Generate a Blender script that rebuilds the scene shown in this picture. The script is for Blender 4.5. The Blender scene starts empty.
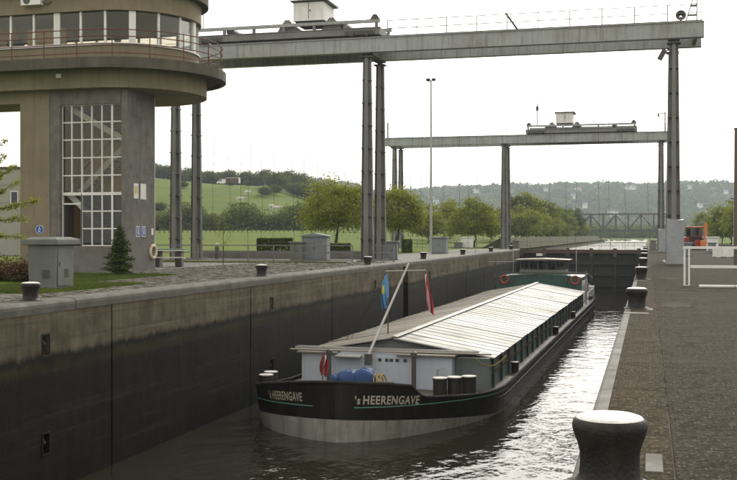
import bpy, bmesh, math, random
import numpy as np
from mathutils import Vector, Matrix
R = math.radians
random.seed(7); RNG = np.random.default_rng(7)
sc = bpy.context.scene
COL = sc.collection
PI = math.pi

# ---------------------------------------------------------------- camera, sky, sun, exposure
F = 1050.0                                  # focal length in photo pixels (737 wide)
EYE = 1.87
YAW = math.atan(279.5/F); CY, SY = math.cos(YAW), math.sin(YAW)
cam_d = bpy.data.cameras.new('camera'); cam = bpy.data.objects.new('camera', cam_d); COL.objects.link(cam)
cam_d.sensor_width = 36; cam_d.lens = F/737*36; cam_d.clip_start = 0.1; cam_d.clip_end = 9000
cam.location = (0, 0, EYE)
cam.rotation_euler = (R(90)-math.atan(5/F), 0, YAW)
sc.camera = cam
SUN_EL, SUN_AZ = 27, 3                     # azimuth measured from +Y (along the lock) towards +X
w = bpy.data.worlds.new('World'); sc.world = w; w.use_nodes = True
nt = w.node_tree; nt.nodes.clear()
sky = nt.nodes.new('ShaderNodeTexSky'); sky.sky_type = 'NISHITA'; sky.sun_disc = False
sky.sun_elevation = R(SUN_EL); sky.sun_rotation = R(SUN_AZ); sky.dust_density = 6; sky.air_density = 1.2
hs = nt.nodes.new('ShaderNodeHueSaturation'); hs.inputs['Saturation'].default_value = 0.22
mixw = nt.nodes.new('ShaderNodeMix'); mixw.data_type = 'RGBA'; mixw.inputs[0].default_value = 0.62
mixw.inputs[7].default_value = (12.5, 11.7, 10.3, 1)           # even white overcast veil
bg = nt.nodes.new('ShaderNodeBackground'); bg.inputs['Strength'].default_value = 0.15
wo = nt.nodes.new('ShaderNodeOutputWorld')
nt.links.new(sky.outputs[0], hs.inputs['Color']); nt.links.new(hs.outputs[0], mixw.inputs[6])
nt.links.new(mixw.outputs[2], bg.inputs['Color']); nt.links.new(bg.outputs[0], wo.inputs['Surface'])
sun_d = bpy.data.lights.new('sun', 'SUN'); sun_d.energy = 1.8; sun_d.angle = R(11); sun_d.color = (1, .95, .86)
sun = bpy.data.objects.new('sun', sun_d); COL.objects.link(sun)
sdir = Vector((math.sin(R(SUN_AZ))*math.cos(R(SUN_EL)), math.cos(R(SUN_AZ))*math.cos(R(SUN_EL)), math.sin(R(SUN_EL))))
sun.rotation_euler = sdir.to_track_quat('Z', 'Y').to_euler()
sc.view_settings.view_transform = 'Standard'; sc.view_settings.look = 'None'
sc.view_settings.exposure = 0.0; sc.view_settings.gamma = 1.0; sc.view_settings.use_curve_mapping = False
sc.cycles.use_denoising = True
sc.cycles.max_bounces = 8; sc.cycles.transparent_max_bounces = 12

# ---------------------------------------------------------------- materials
def newmat(name):
    m = bpy.data.materials.new(name); m.use_nodes = True
    n = m.node_tree; n.nodes.clear()
    out = n.nodes.new('ShaderNodeOutputMaterial'); p = n.nodes.new('ShaderNodeBsdfPrincipled')
    n.links.new(p.outputs[0], out.inputs[0])
    return m, n, p, out
def c4(c): return (c[0], c[1], c[2], 1)
def N(n, kind, **kw):
    o = n.nodes.new('ShaderNode'+kind)
    for k, v in kw.items(): setattr(o, k, v)
    return o
def pos_node(n, scale=(1, 1, 1), obj=False):
    if obj: src = N(n, 'TexCoord').outputs['Object']
    else: src = N(n, 'NewGeometry').outputs['Position']
    m = N(n, 'Mapping'); m.inputs['Scale'].default_value = scale
    n.links.new(src, m.inputs[0]); return m.outputs[0]
def noise(n, vec, scale, detail=4, rough=.55):
    t = N(n, 'TexNoise'); t.inputs['Scale'].default_value = scale; t.inputs['Detail'].default_value = detail
    t.inputs['Roughness'].default_value = rough
    n.links.new(vec, t.inputs['Vector']); return t.outputs[0]
def ramp(n, fac, stops):
    r = N(n, 'ValToRGB'); e = r.color_ramp.elements
    while len(e) < len(stops): e.new(.5)
    for i, (p, c) in enumerate(stops): e[i].position = p; e[i].color = c4(c) if len(c) == 3 else c
    n.links.new(fac, r.inputs[0]); return r.outputs[0]
def mixc(n, fac, a, b, mode='MIX'):
    x = N(n, 'Mix', data_type='RGBA', blend_type=mode)
    if isinstance(fac, (int, float)): x.inputs[0].default_value = fac
    else: n.links.new(fac, x.inputs[0])
    for i, v in ((6, a), (7, b)):
        if isinstance(v, (tuple, list)): x.inputs[i].default_value = c4(v)
        else: n.links.new(v, x.inputs[i])
    return x.outputs[2]
def bump(n, h, strength, dist, p, prev=None):
    b = N(n, 'Bump'); b.inputs['Strength'].default_value = strength; b.inputs['Distance'].default_value = dist
    n.links.new(h, b.inputs['Height'])
    if prev is not None: n.links.new(prev, b.inputs['Normal'])
    n.links.new(b.outputs[0], p.inputs['Normal']); return b.outputs[0]
MATS = {}
def surf(name, c1, c2=None, scale=1.5, rough=.75, metal=0, spec=.4, streak=None, streak_amt=.5, grime=None, grime_amt=.4,
         bump_s=.15, bump_scale=25, obj=False, contrast=.25):
    """mottled surface: two-tone noise, optional vertical streaks (runs of rust or dirt) and blotches"""
    m, n, p, out = newmat(name)
    c2 = c2 or tuple(x*.75 for x in c1)
    v = pos_node(n, obj=obj)
    f = noise(n, v, scale, 6, .62)
    col = ramp(n, f, [(.5-contrast, c2), (.5+contrast, c1)])
    if grime:
        g = noise(n, pos_node(n, obj=obj), scale*.37, 5, .7)
        gm = ramp(n, g, [(.48, (0, 0, 0)), (.72, (grime_amt,)*3)])
        col = mixc(n, gm, col, grime)
    if streak:
        vs = pos_node(n, (1, 1, .07), obj)
        s = noise(n, vs, 5.0, 5, .65)
        sm = ramp(n, s, [(.5, (0, 0, 0)), (.74, (streak_amt,)*3)])
        col = mixc(n, sm, col, streak)
    n.links.new(col, p.inputs['Base Color'])
    rr = ramp(n, f, [(.3, (min(1, rough*1.12),)*3), (.7, (rough*.88,)*3)])
    n.links.new(rr, p.inputs['Roughness'])
    p.inputs['Metallic'].default_value = metal; p.inputs['Specular IOR Level'].default_value = spec
    if bump_s:
        b = noise(n, v, bump_scale, 4, .6); bump(n, b, bump_s, .03, p)
    if name in ('alu', 'alu_dull'):            # each sheet weathered a little differently
        oi = N(n, 'ObjectInfo'); vr = ramp(n, oi.outputs['Random'], [(0, (.78, .765, .73)), (.5, (.93, .925, .90)), (1, (1, 1, 1))])
        st2 = ramp(n, noise(n, pos_node(n, (.35, 2.2, 1)), 1.1, 6, .7), [(.36, (.66, .635, .58)), (.56, (1, 1, 1))])
        n.links.new(mixc(n, 1., mixc(n, 1., col, vr, 'MULTIPLY'), st2, 'MULTIPLY'), p.inputs['Base Color'])
    MATS[name] = m; return m
def flat(name, c, rough=.5, metal=0, spec=.4): return surf(name, c, tuple(x*.86 for x in c), 3, rough, metal, spec, bump_s=.05)

M = MATS
surf('steel', (0.212, 0.217, 0.207), (0.145, 0.146, 0.139), .6, .6, .0, .35, streak=(.10, .075, .05), streak_amt=.5, grime=(.10, .09, .075))
surf('steel_light', (0.360, 0.387, 0.385), (0.272, 0.295, 0.292), .6, .55, 0, .4, streak=(.13, .085, .05), streak_amt=.6, grime=(.16, .12, .08), grime_amt=.5)
surf('steel_dark', (.09, .09, .085), (.05, .05, .048), 1, .6, 0, .4, streak=(.08, .05, .03))
surf('rail_grey', (0.210, 0.217, 0.210), (0.140, 0.140, 0.140), 3, .5, .2, .4)
surf('rail_red', (.17, .055, .045), (.10, .035, .03), 4, .6)
surf('white_paint', (.78, .78, .77), (.66, .66, .64), 2, .5, streak=(.45, .42, .36), streak_amt=.35)
surf('white_cap', (.82, .82, .81), (.66, .65, .62), 9, .55, grime=(.30, .28, .24), grime_amt=.7)
surf('barge_cap', (.72, .71, .69), (.5, .49, .46), 9, .7, grime=(.3, .28, .24), grime_amt=.5)
surf('bank_stone', (.085, .085, .055), (.04, .046, .022), .9, .97, 0, .04, grime=(.055, .07, .02), grime_amt=.7, bump_s=.6, bump_scale=6)
surf('plastic_grey', (.33, .35, .37), (.25, .265, .28), 2.5, .45, bump_s=.8, bump_scale=5)
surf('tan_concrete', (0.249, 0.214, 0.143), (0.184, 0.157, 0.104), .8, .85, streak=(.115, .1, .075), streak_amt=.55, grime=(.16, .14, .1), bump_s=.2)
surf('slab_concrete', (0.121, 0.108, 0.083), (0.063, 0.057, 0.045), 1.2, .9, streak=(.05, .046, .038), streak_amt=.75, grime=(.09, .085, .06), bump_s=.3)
surf('granite', (0.188, 0.177, 0.160), (0.106, 0.100, 0.090), 2.2, .7, streak=(.075, .07, .062), streak_amt=.6, grime=(.07, .066, .058), grime_amt=.5, bump_s=.15)
surf('concrete', (0.174, 0.171, 0.156), (0.120, 0.117, 0.105), 1.1, .85, streak=(.12, .115, .1), streak_amt=.5, bump_s=.25)
surf('coping', (0.127, 0.121, 0.105), (0.071, 0.067, 0.057), 1.8, .8, grime=(.10, .095, .075), grime_amt=.7, bump_s=.3)
surf('kiosk', (0.164, 0.177, 0.161), (0.118, 0.127, 0.115), 1.4, .7, streak=(.14, .14, .12), streak_amt=.5)
surf('cabinet_grey', (0.225, 0.247, 0.262), (0.165, 0.180, 0.188), 1.2, .6, streak=(.17, .17, .16))
surf('pale_building', (0.338, 0.331, 0.302), (0.288, 0.281, 0.259), .5, .85, streak=(.3, .29, .26))
surf('black_paint', (.014, .013, .013), (.008, .008, .008), 1.5, .42, 0, .3, streak=(.055, .034, .020), streak_amt=.5, grime=(.026, .020, .015), grime_amt=.6, bump_s=.5, bump_scale=1.6)
surf('bollard_black', (.017, .016, .015), (.010, .009, .009), 6, .55, 0, .3, streak=(.04, .03, .02), streak_amt=.5, grime=(.045, .036, .028), grime_amt=.6, bump_s=.4, bump_scale=30)
surf('deck_bollard', (.035, .028, .023), (.018, .015, .013), 5, .6, 0, .3, streak=(.06, .04, .025), streak_amt=.5)
surf('boot_band', (0.384, 0.384, 0.355), (0.240, 0.236, 0.211), 1.2, .6, streak=(.13, .10, .07), streak_amt=.75, grime=(.13, .12, .09), grime_amt=.6)
surf('hull_dark', (.04, .036, .033), (.024, .022, .02), 1.2, .85, 0, .12, streak=(.07, .045, .03), streak_amt=.6)
surf('deck_brown', (0.090, 0.075, 0.066), (0.051, 0.045, 0.039), 1.6, .65, grime=(.06, .055, .05), grime_amt=.6)
surf('cabin_blue', (.51, .56, .63), (.44, .48, .545), 1.5, .5, streak=(.36, .37, .38), streak_amt=.4)
surf('coaming', (0.167, 0.197, 0.197), (0.117, 0.134, 0.134), .9, .6, streak=(.09, .08, .065), streak_amt=.5)
surf('coaming_green', (0.033, 0.078, 0.066), (0.024, 0.054, 0.048), 1.4, .55, streak=(.05, .05, .04))
surf('house_green', (.045, .12, .10), (.03, .085, .07), 1.4, .45)
surf('rust_wood', (0.098, 0.065, 0.042), (0.058, 0.039, 0.026), 1.6, .8, streak=(.07, .05, .035))
surf('gate_dark', (.035, .033, .03), (.02, .019, .017), 1.2, .6, streak=(.06, .055, .04), streak_amt=.5)
surf('alu', (.48, .495, .505), (.355, .36, .36), .5, .62, .15, .3, grime=(.38, .37, .33), grime_amt=.5, bump_s=.06)
surf('alu_dull', (0.274, 0.253, 0.212), (0.226, 0.205, 0.171), .6, .55, .15, .4, grime=(.2, .18, .14), grime_amt=.6, bump_s=.06)
surf('light_metal', (0.400, 0.400, 0.384), (0.304, 0.304, 0.288), 2, .5, .2)
flat('blue_tarp', (.03, .075, .21), .65); flat('yellow_rope', (.36, .27, .06), .8); flat('flag_blue', (.10, .26, .48), .8)
flat('flag_yellow', (.6, .5, .10), .8); flat('flag_red', (.42, .03, .045), .8); flat('flag_white', (.6, .58, .56), .8)
flat('letter_white', (.46, .42, .32), .7); flat('stripe_green', (.16, .36, .28), .6)
flat('lifebuoy_orange', (.46, .085, .045), .6); flat('lifebuoy_cream', (.62, .55, .42), .6)
flat('sign_blue', (.02, .09, .40), .4); flat('sign_white', (.74, .74, .72), .5); flat('sign_yellow', (.6, .5, .2), .5)
flat('tractor_red', (.34, .05, .035), .45); flat('tractor_orange', (.62, .19, .05), .5); flat('tyre', (.02, .02, .02), .8)
flat('roof_tile', (.20, .09, .06), .8); flat('slate', (.10, .10, .11), .7); flat('blue_plastic', (.015, .03, .10), .5)
flat('rope_dark', (.045, .042, .038), .9); flat('table_green', (.07, .17, .11), .5); flat('hide_white', (.55, .52, .47), .9)
flat('pole_tan', (.13, .10, .075), .8); flat('interior_dark', (.06, .055, .05), .8); flat('tan_interior', (.62, .45, .23), .8)

def glass_mat(name, tint, refl=.0):
    m, n, p, out = newmat(name); n.nodes.remove(p)
    t = N(n, 'BsdfTransparent'); t.inputs[0].default_value = c4(tint)
    g = N(n, 'BsdfGlossy'); g.inputs['Roughness'].default_value = .02; g.inputs[0].default_value = (.9, .95, 1, 1)
    lw = N(n, 'Fresnel'); lw.inputs[0].default_value = 1.5
    ma = N(n, 'Math', operation='MULTIPLY_ADD'); ma.inputs[1].default_value = .55; ma.inputs[2].default_value = refl; n.links.new(lw.outputs[0], ma.inputs[0])
    x = N(n, 'MixShader'); n.links.new(ma.outputs[0], x.inputs[0]); n.links.new(t.outputs[0], x.inputs[1]); n.links.new(g.outputs[0], x.inputs[2])
    n.links.new(x.outputs[0], out.inputs[0]); MATS[name] = m; return m
glass_mat('glass', (.86, .85, .80), .0); glass_mat('glass_dark', (.38, .40, .41), .02)

def leaf_mat(name, c1, c2, scale=.8):
    m, n, p, out = newmat(name)
    v = pos_node(n)
    f = noise(n, v, scale, 3, .6)
    f2 = noise(n, v, scale*9, 2, .5)
    mx = N(n, 'Math', operation='MULTIPLY_ADD'); n.links.new(f2, mx.inputs[0]); mx.inputs[1].default_value = .5; n.links.new(f, mx.inputs[2])
    sb = N(n, 'Math', operation='SUBTRACT'); n.links.new(mx.outputs[0], sb.inputs[0]); sb.inputs[1].default_value = .25
    col = ramp(n, sb.outputs[0], [(.32, c2), (.68, c1)])
    n.links.new(col, p.inputs['Base Color']); p.inputs['Roughness'].default_value = .6; p.inputs['Specular IOR Level'].default_value = .25
    tr = N(n, 'BsdfTranslucent'); n.links.new(mixc(n, .5, col, (c1[0]*1.4, c1[1]*1.4, c1[2]*.6)), tr.inputs[0])
    x = N(n, 'MixShader'); x.inputs[0].default_value = .35
    n.links.new(p.outputs[0], x.inputs[1]); n.links.new(tr.outputs[0], x.inputs[2]); n.links.new(x.outputs[0], out.inputs[0])
    MATS[name] = m; return m
leaf_mat('leaf_mid', (.25, .28, .034), (.11, .135, .018))
leaf_mat('leaf_bright', (.22, .25, .032), (.10, .122, .019))
leaf_mat('leaf_dark', (.11, .135, .026), (.05, .066, .014))
leaf_mat('leaf_far', (.12, .145, .035), (.028, .042, .014), .011)
leaf_mat('leaf_yellow', (.26, .28, .05), (.14, .17, .03), 3)
leaf_mat('needle', (.085, .11, .035), (.035, .052, .018), 2)
leaf_mat('leaf_brown', (.12, .055, .03), (.06, .05, .02), 2)
leaf_mat('leaf_moss', (.06, .06, .022), (.03, .034, .014), 3)
leaf_mat('grass_blade', (.095, .125, .024), (.05, .07, .014), .6)
surf('bark', (.085, .07, .052), (.045, .038, .03), 4, .9, bump_s=.4)

def grass_mat():
    m, n, p, out = newmat('grass_ground')
    v = pos_node(n)
    a = ramp(n, noise(n, v, .03, 5, .6), [(.3, (.085, .125, .009)), (.7, (.13, .18, .014))])
    b = ramp(n, noise(n, v, .6, 6, .7), [(.35, (.05, .08, .009)), (.7, (.11, .155, .020))])
    col = mixc(n, .5, a, b)
    pt = ramp(n, noise(n, pos_node(n, (1, 1, 3)), .045, 8, .72), [(.44, (0, 0, 0)), (.7, (.55, .55, .55))])
    col = mixc(n, pt, col, (.145, .155, .030))
    pd = ramp(n, noise(n, pos_node(n, (1, 1, 3)), .11, 7, .7), [(.52, (0, 0, 0)), (.70, (.6, .6, .6))])
    col = mixc(n, pd, col, (.045, .07, .016))
    n.links.new(col, p.inputs['Base Color']); p.inputs['Roughness'].default_value = .95; p.inputs['Specular IOR Level'].default_value = .1
    bump(n, noise(n, v, 9, 6, .7), .6, .08, p)
    MATS['grass_ground'] = m
grass_mat()

def cobble_mat():
    m, n, p, out = newmat('cobbles')
    v = pos_node(n)
    vo = N(n, 'TexVoronoi'); vo.inputs['Scale'].default_value = 3.6; vo.inputs['Randomness'].default_value = .7; n.links.new(v, vo.inputs[0])
    ve = N(n, 'TexVoronoi', feature='DISTANCE_TO_EDGE'); ve.inputs['Scale'].default_value = 3.6; ve.inputs['Randomness'].default_value = .7; n.links.new(v, ve.inputs[0])
    stone = ramp(n, vo.outputs['Color'], [(.15, (.055, .051, .042)), (.85, (.21, .198, .165))])
    edge = ramp(n, ve.outputs['Distance'], [(.02, (0, 0, 0)), (.1, (1, 1, 1))])
    col = mixc(n, edge, (.022, .023, .015), stone)
    moss = ramp(n, noise(n, v, .35, 5, .65), [(.5, (0, 0, 0)), (.75, (.5, .5, .5))])
    col = mixc(n, moss, col, (.052, .055, .03))
    n.links.new(col, p.inputs['Base Color']); p.inputs['Roughness'].default_value = .75
    bump(n, edge, .8, .04, p); MATS['cobbles'] = m
cobble_mat()

def aggregate_mat(name, dark, mid, lite, wear):
    m, n, p, out = newmat(name)
    v = pos_node(n)
    base = mixc(n, .7, ramp(n, noise(n, v, .8, 6, .65), [(.3, dark), (.7, mid)]), ramp(n, noise(n, v, 13, 4, .75), [(.36, tuple(x*.35 for x in dark)), (.5, dark), (.66, tuple(x*2.2 for x in mid))]))
    vo = N(n, 'TexVoronoi'); vo.inputs['Scale'].default_value = 24; n.links.new(v, vo.inputs[0])
    peb = ramp(n, vo.outputs['Distance'], [(.18, (1, 1, 1)), (.42, (0, 0, 0))])
    pc = N(n, 'SeparateColor'); n.links.new(vo.outputs['Color'], pc.inputs[0])
    pick = ramp(n, pc.outputs[0], [(.5, (.12, .12, .12)), (.9, (.9, .9, .9))])
    mul = mixc(n, 1.0, peb, pick, 'MULTIPLY')
    col = mixc(n, mul, base, lite)
    blot = ramp(n, noise(n, v, 2.3, 7, .72), [(.36, (.62, .62, .62)), (.5, (0, 0, 0))])
    col = mixc(n, blot, col, tuple(x*.38 for x in dark))
    worn = ramp(n, noise(n, pos_node(n, (.8, 1.2, 1)), .4, 8, .75), [(.52, (0, 0, 0)), (.70, (.5, .5, .5))])
    col = mixc(n, worn, col, wear)
    vo2 = N(n, 'TexVoronoi'); vo2.inputs['Scale'].default_value = 1.35; n.links.new(v, vo2.inputs[0])
    spot = ramp(n, vo2.outputs['Distance'], [(.05, (.6, .6, .6)), (.11, (0, 0, 0))])
    pc2 = N(n, 'SeparateColor'); n.links.new(vo2.outputs['Color'], pc2.inputs[0])
    sp2 = mixc(n, 1.0, spot, ramp(n, pc2.outputs[1], [(.6, (0, 0, 0)), (.7, (1, 1, 1))]), 'MULTIPLY')
    col = mixc(n, sp2, col, tuple(x*.45 for x in dark))
    n.links.new(col, p.inputs['Base Color']); p.inputs['Roughness'].default_value = .95; p.inputs['Specular IOR Level'].default_value = .04
    b1 = bump(n, mul, .7, .02, p); bump(n, noise(n, v, 3.5, 5, .6), .25, .03, p, b1); MATS[name] = m
aggregate_mat('aggregate', (.030, .025, .0175), (.053, .045, .032), (.22, .20, .155), (.082, .071, .053))
aggregate_mat('aggregate_coping', (.036, .029, .0175), (.064, .052, .033), (.25, .22, .165), (.09, .077, .052))

def wall_mat():
    m, n, p, out = newmat('lock_concrete')
    g = N(n, 'NewGeometry'); sp = N(n, 'SeparateXYZ'); n.links.new(g.outputs['Position'], sp.inputs[0])
    v = pos_node(n)
    nz = noise(n, pos_node(n, (1, 1, .25)), .9, 6, .7)
    a = N(n, 'Math', operation='MULTIPLY_ADD'); n.links.new(nz, a.inputs[0]); a.inputs[1].default_value = .45; n.links.new(sp.outputs[2], a.inputs[2])
    dr_ = noise(n, pos_node(n, (1, 1, .10)), 4.5, 6, .72); a0 = a; a = N(n, 'Math', operation='MULTIPLY_ADD'); n.links.new(dr_, a.inputs[0]); a.inputs[1].default_value = .42; n.links.new(a0.outputs[0], a.inputs[2])
    mr = N(n, 'MapRange'); mr.inputs[1].default_value = -1.19; mr.inputs[2].default_value = -1.0; n.links.new(a.outputs[0], mr.inputs[0])
    f = noise(n, v, .7, 7, .68)
    dry = ramp(n, f, [(.3, (.058, .049, .032)), (.5, (.115, .099, .068)), (.72, (.18, .158, .113))])
    st = noise(n, pos_node(n, (1, 1, .06)), 3.5, 6, .7)
    dry = mixc(n, ramp(n, st, [(.48, (0, 0, 0)), (.7, (.7, .7, .7))]), dry, (.045, .041, .03))
    # faint board-mark courses of the poured concrete
    wv = N(n, 'TexWave', bands_direction='Z'); wv.inputs['Scale'].default_value = .55; wv.inputs['Distortion'].default_value = .6
    n.links.new(v, wv.inputs[0])
    dry = mixc(n, ramp(n, wv.outputs[0], [(0, (.28, .28, .28)), (.12, (0, 0, 0))]), dry, (.05, .044, .03))
    wet = ramp(n, noise(n, v, 1.3, 6, .7), [(.3, (.005, .0045, .003)), (.7, (.012, .0105, .007))])
    wet = mixc(n, ramp(n, st, [(.5, (0, 0, 0)), (.8, (.5, .5, .5))]), wet, (.028, .023, .014))
    scr = ramp(n, noise(n, pos_node(n, (1, .06, 2.2)), 1.6, 7, .75), [(.54, (0, 0, 0)), (.68, (.6, .6, .6))])
    wet = mixc(n, scr, wet, (.034, .030, .020))
    dry = mixc(n, scr, dry, (.20, .175, .125))
    col = mixc(n, mr.outputs[0], wet, dry)
    al = N(n, 'MapRange'); al.inputs[1].default_value = -1.75; al.inputs[2].default_value = -1.05; n.links.new(a.outputs[0], al.inputs[0])
    band = ramp(n, al.outputs[0], [(0, (0, 0, 0)), (.45, (.75, .75, .75)), (.75, (0, 0, 0))])
    bn = mixc(n, 1., band, ramp(n, noise(n, v, .5, 4, .6), [(.35, (.1, .1, .1)), (.65, (1, 1, 1))]), 'MULTIPLY')
    col = mixc(n, bn, col, (.036, .040, .010))
    n.links.new(col, p.inputs['Base Color'])
    n.links.new(ramp(n, mr.outputs[0], [(0, (.7, .7, .7)), (1, (.9, .9, .9))]), p.inputs['Roughness'])
    p.inputs['Specular IOR Level'].default_value = .12
    b1 = bump(n, f, .5, .06, p); bump(n, noise(n, v, 18, 5, .6), .3, .02, p, b1); MATS['lock_concrete'] = m
wall_mat()

def water_mat(name, base, s1, s2, amp, wash=0):
    m, n, p, out = newmat(name)
    p.inputs['Base Color'].default_value = c4(base); p.inputs['Roughness'].default_value = .045; p.inputs['IOR'].default_value = 1.33
    p.inputs['Specular IOR Level'].default_value = .5
    v = pos_node(n, (1.0, .75, 1))
    mp = N(n, 'Mapping'); mp.inputs['Rotation'].default_value = (0, 0, .5); n.links.new(v, mp.inputs[0])
    b1 = bump(n, noise(n, mp.outputs[0], s1, 2.5, .5), amp, .5, p)
    b2 = bump(n, noise(n, v, s2, 2, .5), amp*.5, .12, p, b1)
    t = N(n, 'TexNoise'); t.inputs['Scale'].default_value = .35; t.inputs['Detail'].default_value = 3; t.inputs['Distortion'].default_value = 2.5
    n.links.new(v, t.inputs[0]); bump(n, t.outputs[0], amp*.6, .6, p, b2)
    if wash:
        sp = N(n, 'SeparateXYZ'); n.links.new(N(n, 'NewGeometry').outputs['Position'], sp.inputs[0])
        mr = N(n, 'MapRange'); mr.inputs[1].default_value = 50; mr.inputs[2].default_value = 35; n.links.new(sp.outputs[1], mr.inputs[0])
        mx_ = N(n, 'MapRange'); mx_.inputs[1].default_value = -4.5; mx_.inputs[2].default_value = -8.5; n.links.new(sp.outputs[0], mx_.inputs[0])
        pa = ramp(n, noise(n, v, .16, 3, .6), [(.38, (.15, .15, .15)), (.6, (1, 1, 1))])
        mu = N(n, 'Math', operation='MULTIPLY'); n.links.new(mr.outputs[0], mu.inputs[0]); n.links.new(pa, mu.inputs[1])
        mu1 = N(n, 'Math', operation='MULTIPLY'); n.links.new(mu.outputs[0], mu1.inputs[0]); n.links.new(mx_.outputs[0], mu1.inputs[1])
        for bn_, k in ((b1, 1), (b2, .6)):
            mu2 = N(n, 'Math', operation='MULTIPLY_ADD'); n.links.new(mu1.outputs[0], mu2.inputs[0]); mu2.inputs[1].default_value = wash*k; mu2.inputs[2].default_value = amp*(1 if k == 1 else .5)
            n.links.new(mu2.outputs[0], bn_.node.inputs['Strength'])
    MATS[name] = m
water_mat('lock_water', (.022, .020, .012), 1.0, 5.0, .085, .30)
water_mat('river_water', (.035, .035, .025), .6, 2.2, .5)

# ---------------------------------------------------------------- mesh helpers
class MB:
    def __init__(s): s.v = []; s.f = []
    def add(s, vs, fs):
        o = len(s.v); s.v += [tuple(p) for p in vs]; s.f += [tuple(i+o for i in f) for f in fs]; return s
    def box(s, x0, x1, y0, y1, z0, z1):
        return s.add([(x0,y0,z0),(x1,y0,z0),(x1,y1,z0),(x0,y1,z0),(x0,y0,z1),(x1,y0,z1),(x1,y1,z1),(x0,y1,z1)],
                     [(0,3,2,1),(4,5,6,7),(0,1,5,4),(1,2,6,5),(2,3,7,6),(3,0,4,7)])
    def tube(s, pts, r, n=8, r2=None):
        """tapered tube through pts"""
        pts = [Vector(p) for p in pts]; k = len(pts); vs = []; fs = []
        for i, p in enumerate(pts):
            t = (pts[min(i+1, k-1)]-pts[max(i-1, 0)]).normalized()
            u = t.cross(Vector((0, 0, 1)) if abs(t.z) < .95 else Vector((1, 0, 0))).normalized(); q = t.cross(u)
            rr = r if r2 is None else r+(r2-r)*i/(k-1)
            for j in range(n):
                a = 2*PI*j/n+PI/n; vs.append(p+u*math.cos(a)*rr+q*math.sin(a)*rr)
        for i in range(k-1):
            for j in range(n):
                a, b = i*n+j, i*n+(j+1) % n; fs.append((a, b, b+n, a+n))
        fs.append(tuple(range(n))); fs.append(tuple(range((k-1)*n, k*n))[::-1])
        return s.add(vs, fs)
    def bar(s, p0, p1, wx, wz):
        """rectangular bar between two points"""
        p0, p1 = Vector(p0), Vector(p1); t = (p1-p0).normalized()
        u = t.cross(Vector((0, 0, 1)) if abs(t.z) < .95 else Vector((0, 1, 0))).normalized(); q = u.cross(t)
        vs = [p+u*a*wx/2+q*b*wz/2 for p in (p0, p1) for a, b in ((-1,-1),(1,-1),(1,1),(-1,1))]
        return s.add(vs, [(0,1,2,3),(7,6,5,4),(0,4,5,1),(1,5,6,2),(2,6,7,3),(3,7,4,0)])
    def lathe(s, prof, c=(0,0,0), n=24):
        vs = []; fs = []; k = len(prof)
        for r, z in prof:
            for j in range(n): a = 2*PI*j/n; vs.append((c[0]+r*math.cos(a), c[1]+r*math.sin(a), c[2]+z))
        for i in range(k-1):
            for j in range(n): a, b = i*n+j, i*n+(j+1) % n; fs.append((a, b, b+n, a+n))
        if prof[0][0] > 1e-4: fs.append(tuple(range(n))[::-1])
        if prof[-1][0] > 1e-4: fs.append(tuple(range((k-1)*n, k*n)))
        return s.add(vs, fs)
    def torus(s, c, nrm, R0, r, n=24, m=8):
        nrm = Vector(nrm).normalized(); u = nrm.cross(Vector((0,0,1)) if abs(nrm.z) < .9 else Vector((1,0,0))).normalized(); q = nrm.cross(u); c = Vector(c)
        vs = []; fs = []
        for i in range(n):
            a = 2*PI*i/n; d = u*math.cos(a)+q*math.sin(a)
            for j in range(m): b = 2*PI*j/m; vs.append(c+d*(R0+r*math.cos(b))+nrm*r*math.sin(b))
        for i in range(n):
            for j in range(m): fs.append((i*m+j, ((i+1) % n)*m+j, ((i+1) % n)*m+(j+1) % m, i*m+(j+1) % m))
        return s.add(vs, fs)
    def prism(s, poly, z0, z1):
        k = len(poly); vs = [(x, y, z0) for x, y in poly]+[(x, y, z1) for x, y in poly]
        return s.add(vs, [tuple(range(k))[::-1], tuple(range(k, 2*k))]+[(i, (i+1) % k, (i+1) % k+k, i+k) for i in range(k)])
    def extr_y(s, prof, y0, y1):
        """profile in x,z swept along y"""
        k = len(prof); vs = [(x, y0, z) for x, z in prof]+[(x, y1, z) for x, z in prof]
        return s.add(vs, [tuple(range(k)), tuple(range(k, 2*k))[::-1]]+[(i, i+k, (i+1) % k+k, (i+1) % k) for i in range(k)])
    def extr_x(s, prof, x0, x1):
        k = len(prof); vs = [(x0, y, z) for y, z in prof]+[(x1, y, z) for y, z in prof]
        return s.add(vs, [tuple(range(k))[::-1], tuple(range(k, 2*k))]+[(i, (i+1) % k, (i+1) % k+k, i+k) for i in range(k)])
    def shell(s, outer, inner, z0, z1):
        """hollow wall following two matching outlines"""
        k = len(outer); vs = [(x,y,z0) for x,y in outer]+[(x,y,z1) for x,y in outer]+[(x,y,z0) for x,y in inner]+[(x,y,z1) for x,y in inner]
        fs = []
        for i in range(k-1):
            j = i+1
            fs += [(i,j,j+k,i+k), (2*k+j,2*k+i,3*k+i,3*k+j), (i+k,j+k,3*k+j,3*k+i), (j,i,2*k+i,2*k+j)]
        return s.add(vs, fs)
    def mesh(s, name, mat, smooth=False):
        me = bpy.data.meshes.new(name); me.from_pydata(s.v, [], s.f)
        bm = bmesh.new(); bm.from_mesh(me); bmesh.ops.recalc_face_normals(bm, faces=bm.faces); bm.to_mesh(me); bm.free()
        me.materials.append(M[mat] if isinstance(mat, str) else mat)
        if smooth:
            me.polygons.foreach_set('use_smooth', [True]*len(me.polygons))
            try: me.set_sharp_from_angle(angle=R(42))
            except Exception: pass
        return me
    def build(s, name, mat, parent=None, smooth=False):
        return link(s.mesh(name, mat, smooth), name, parent)
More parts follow.
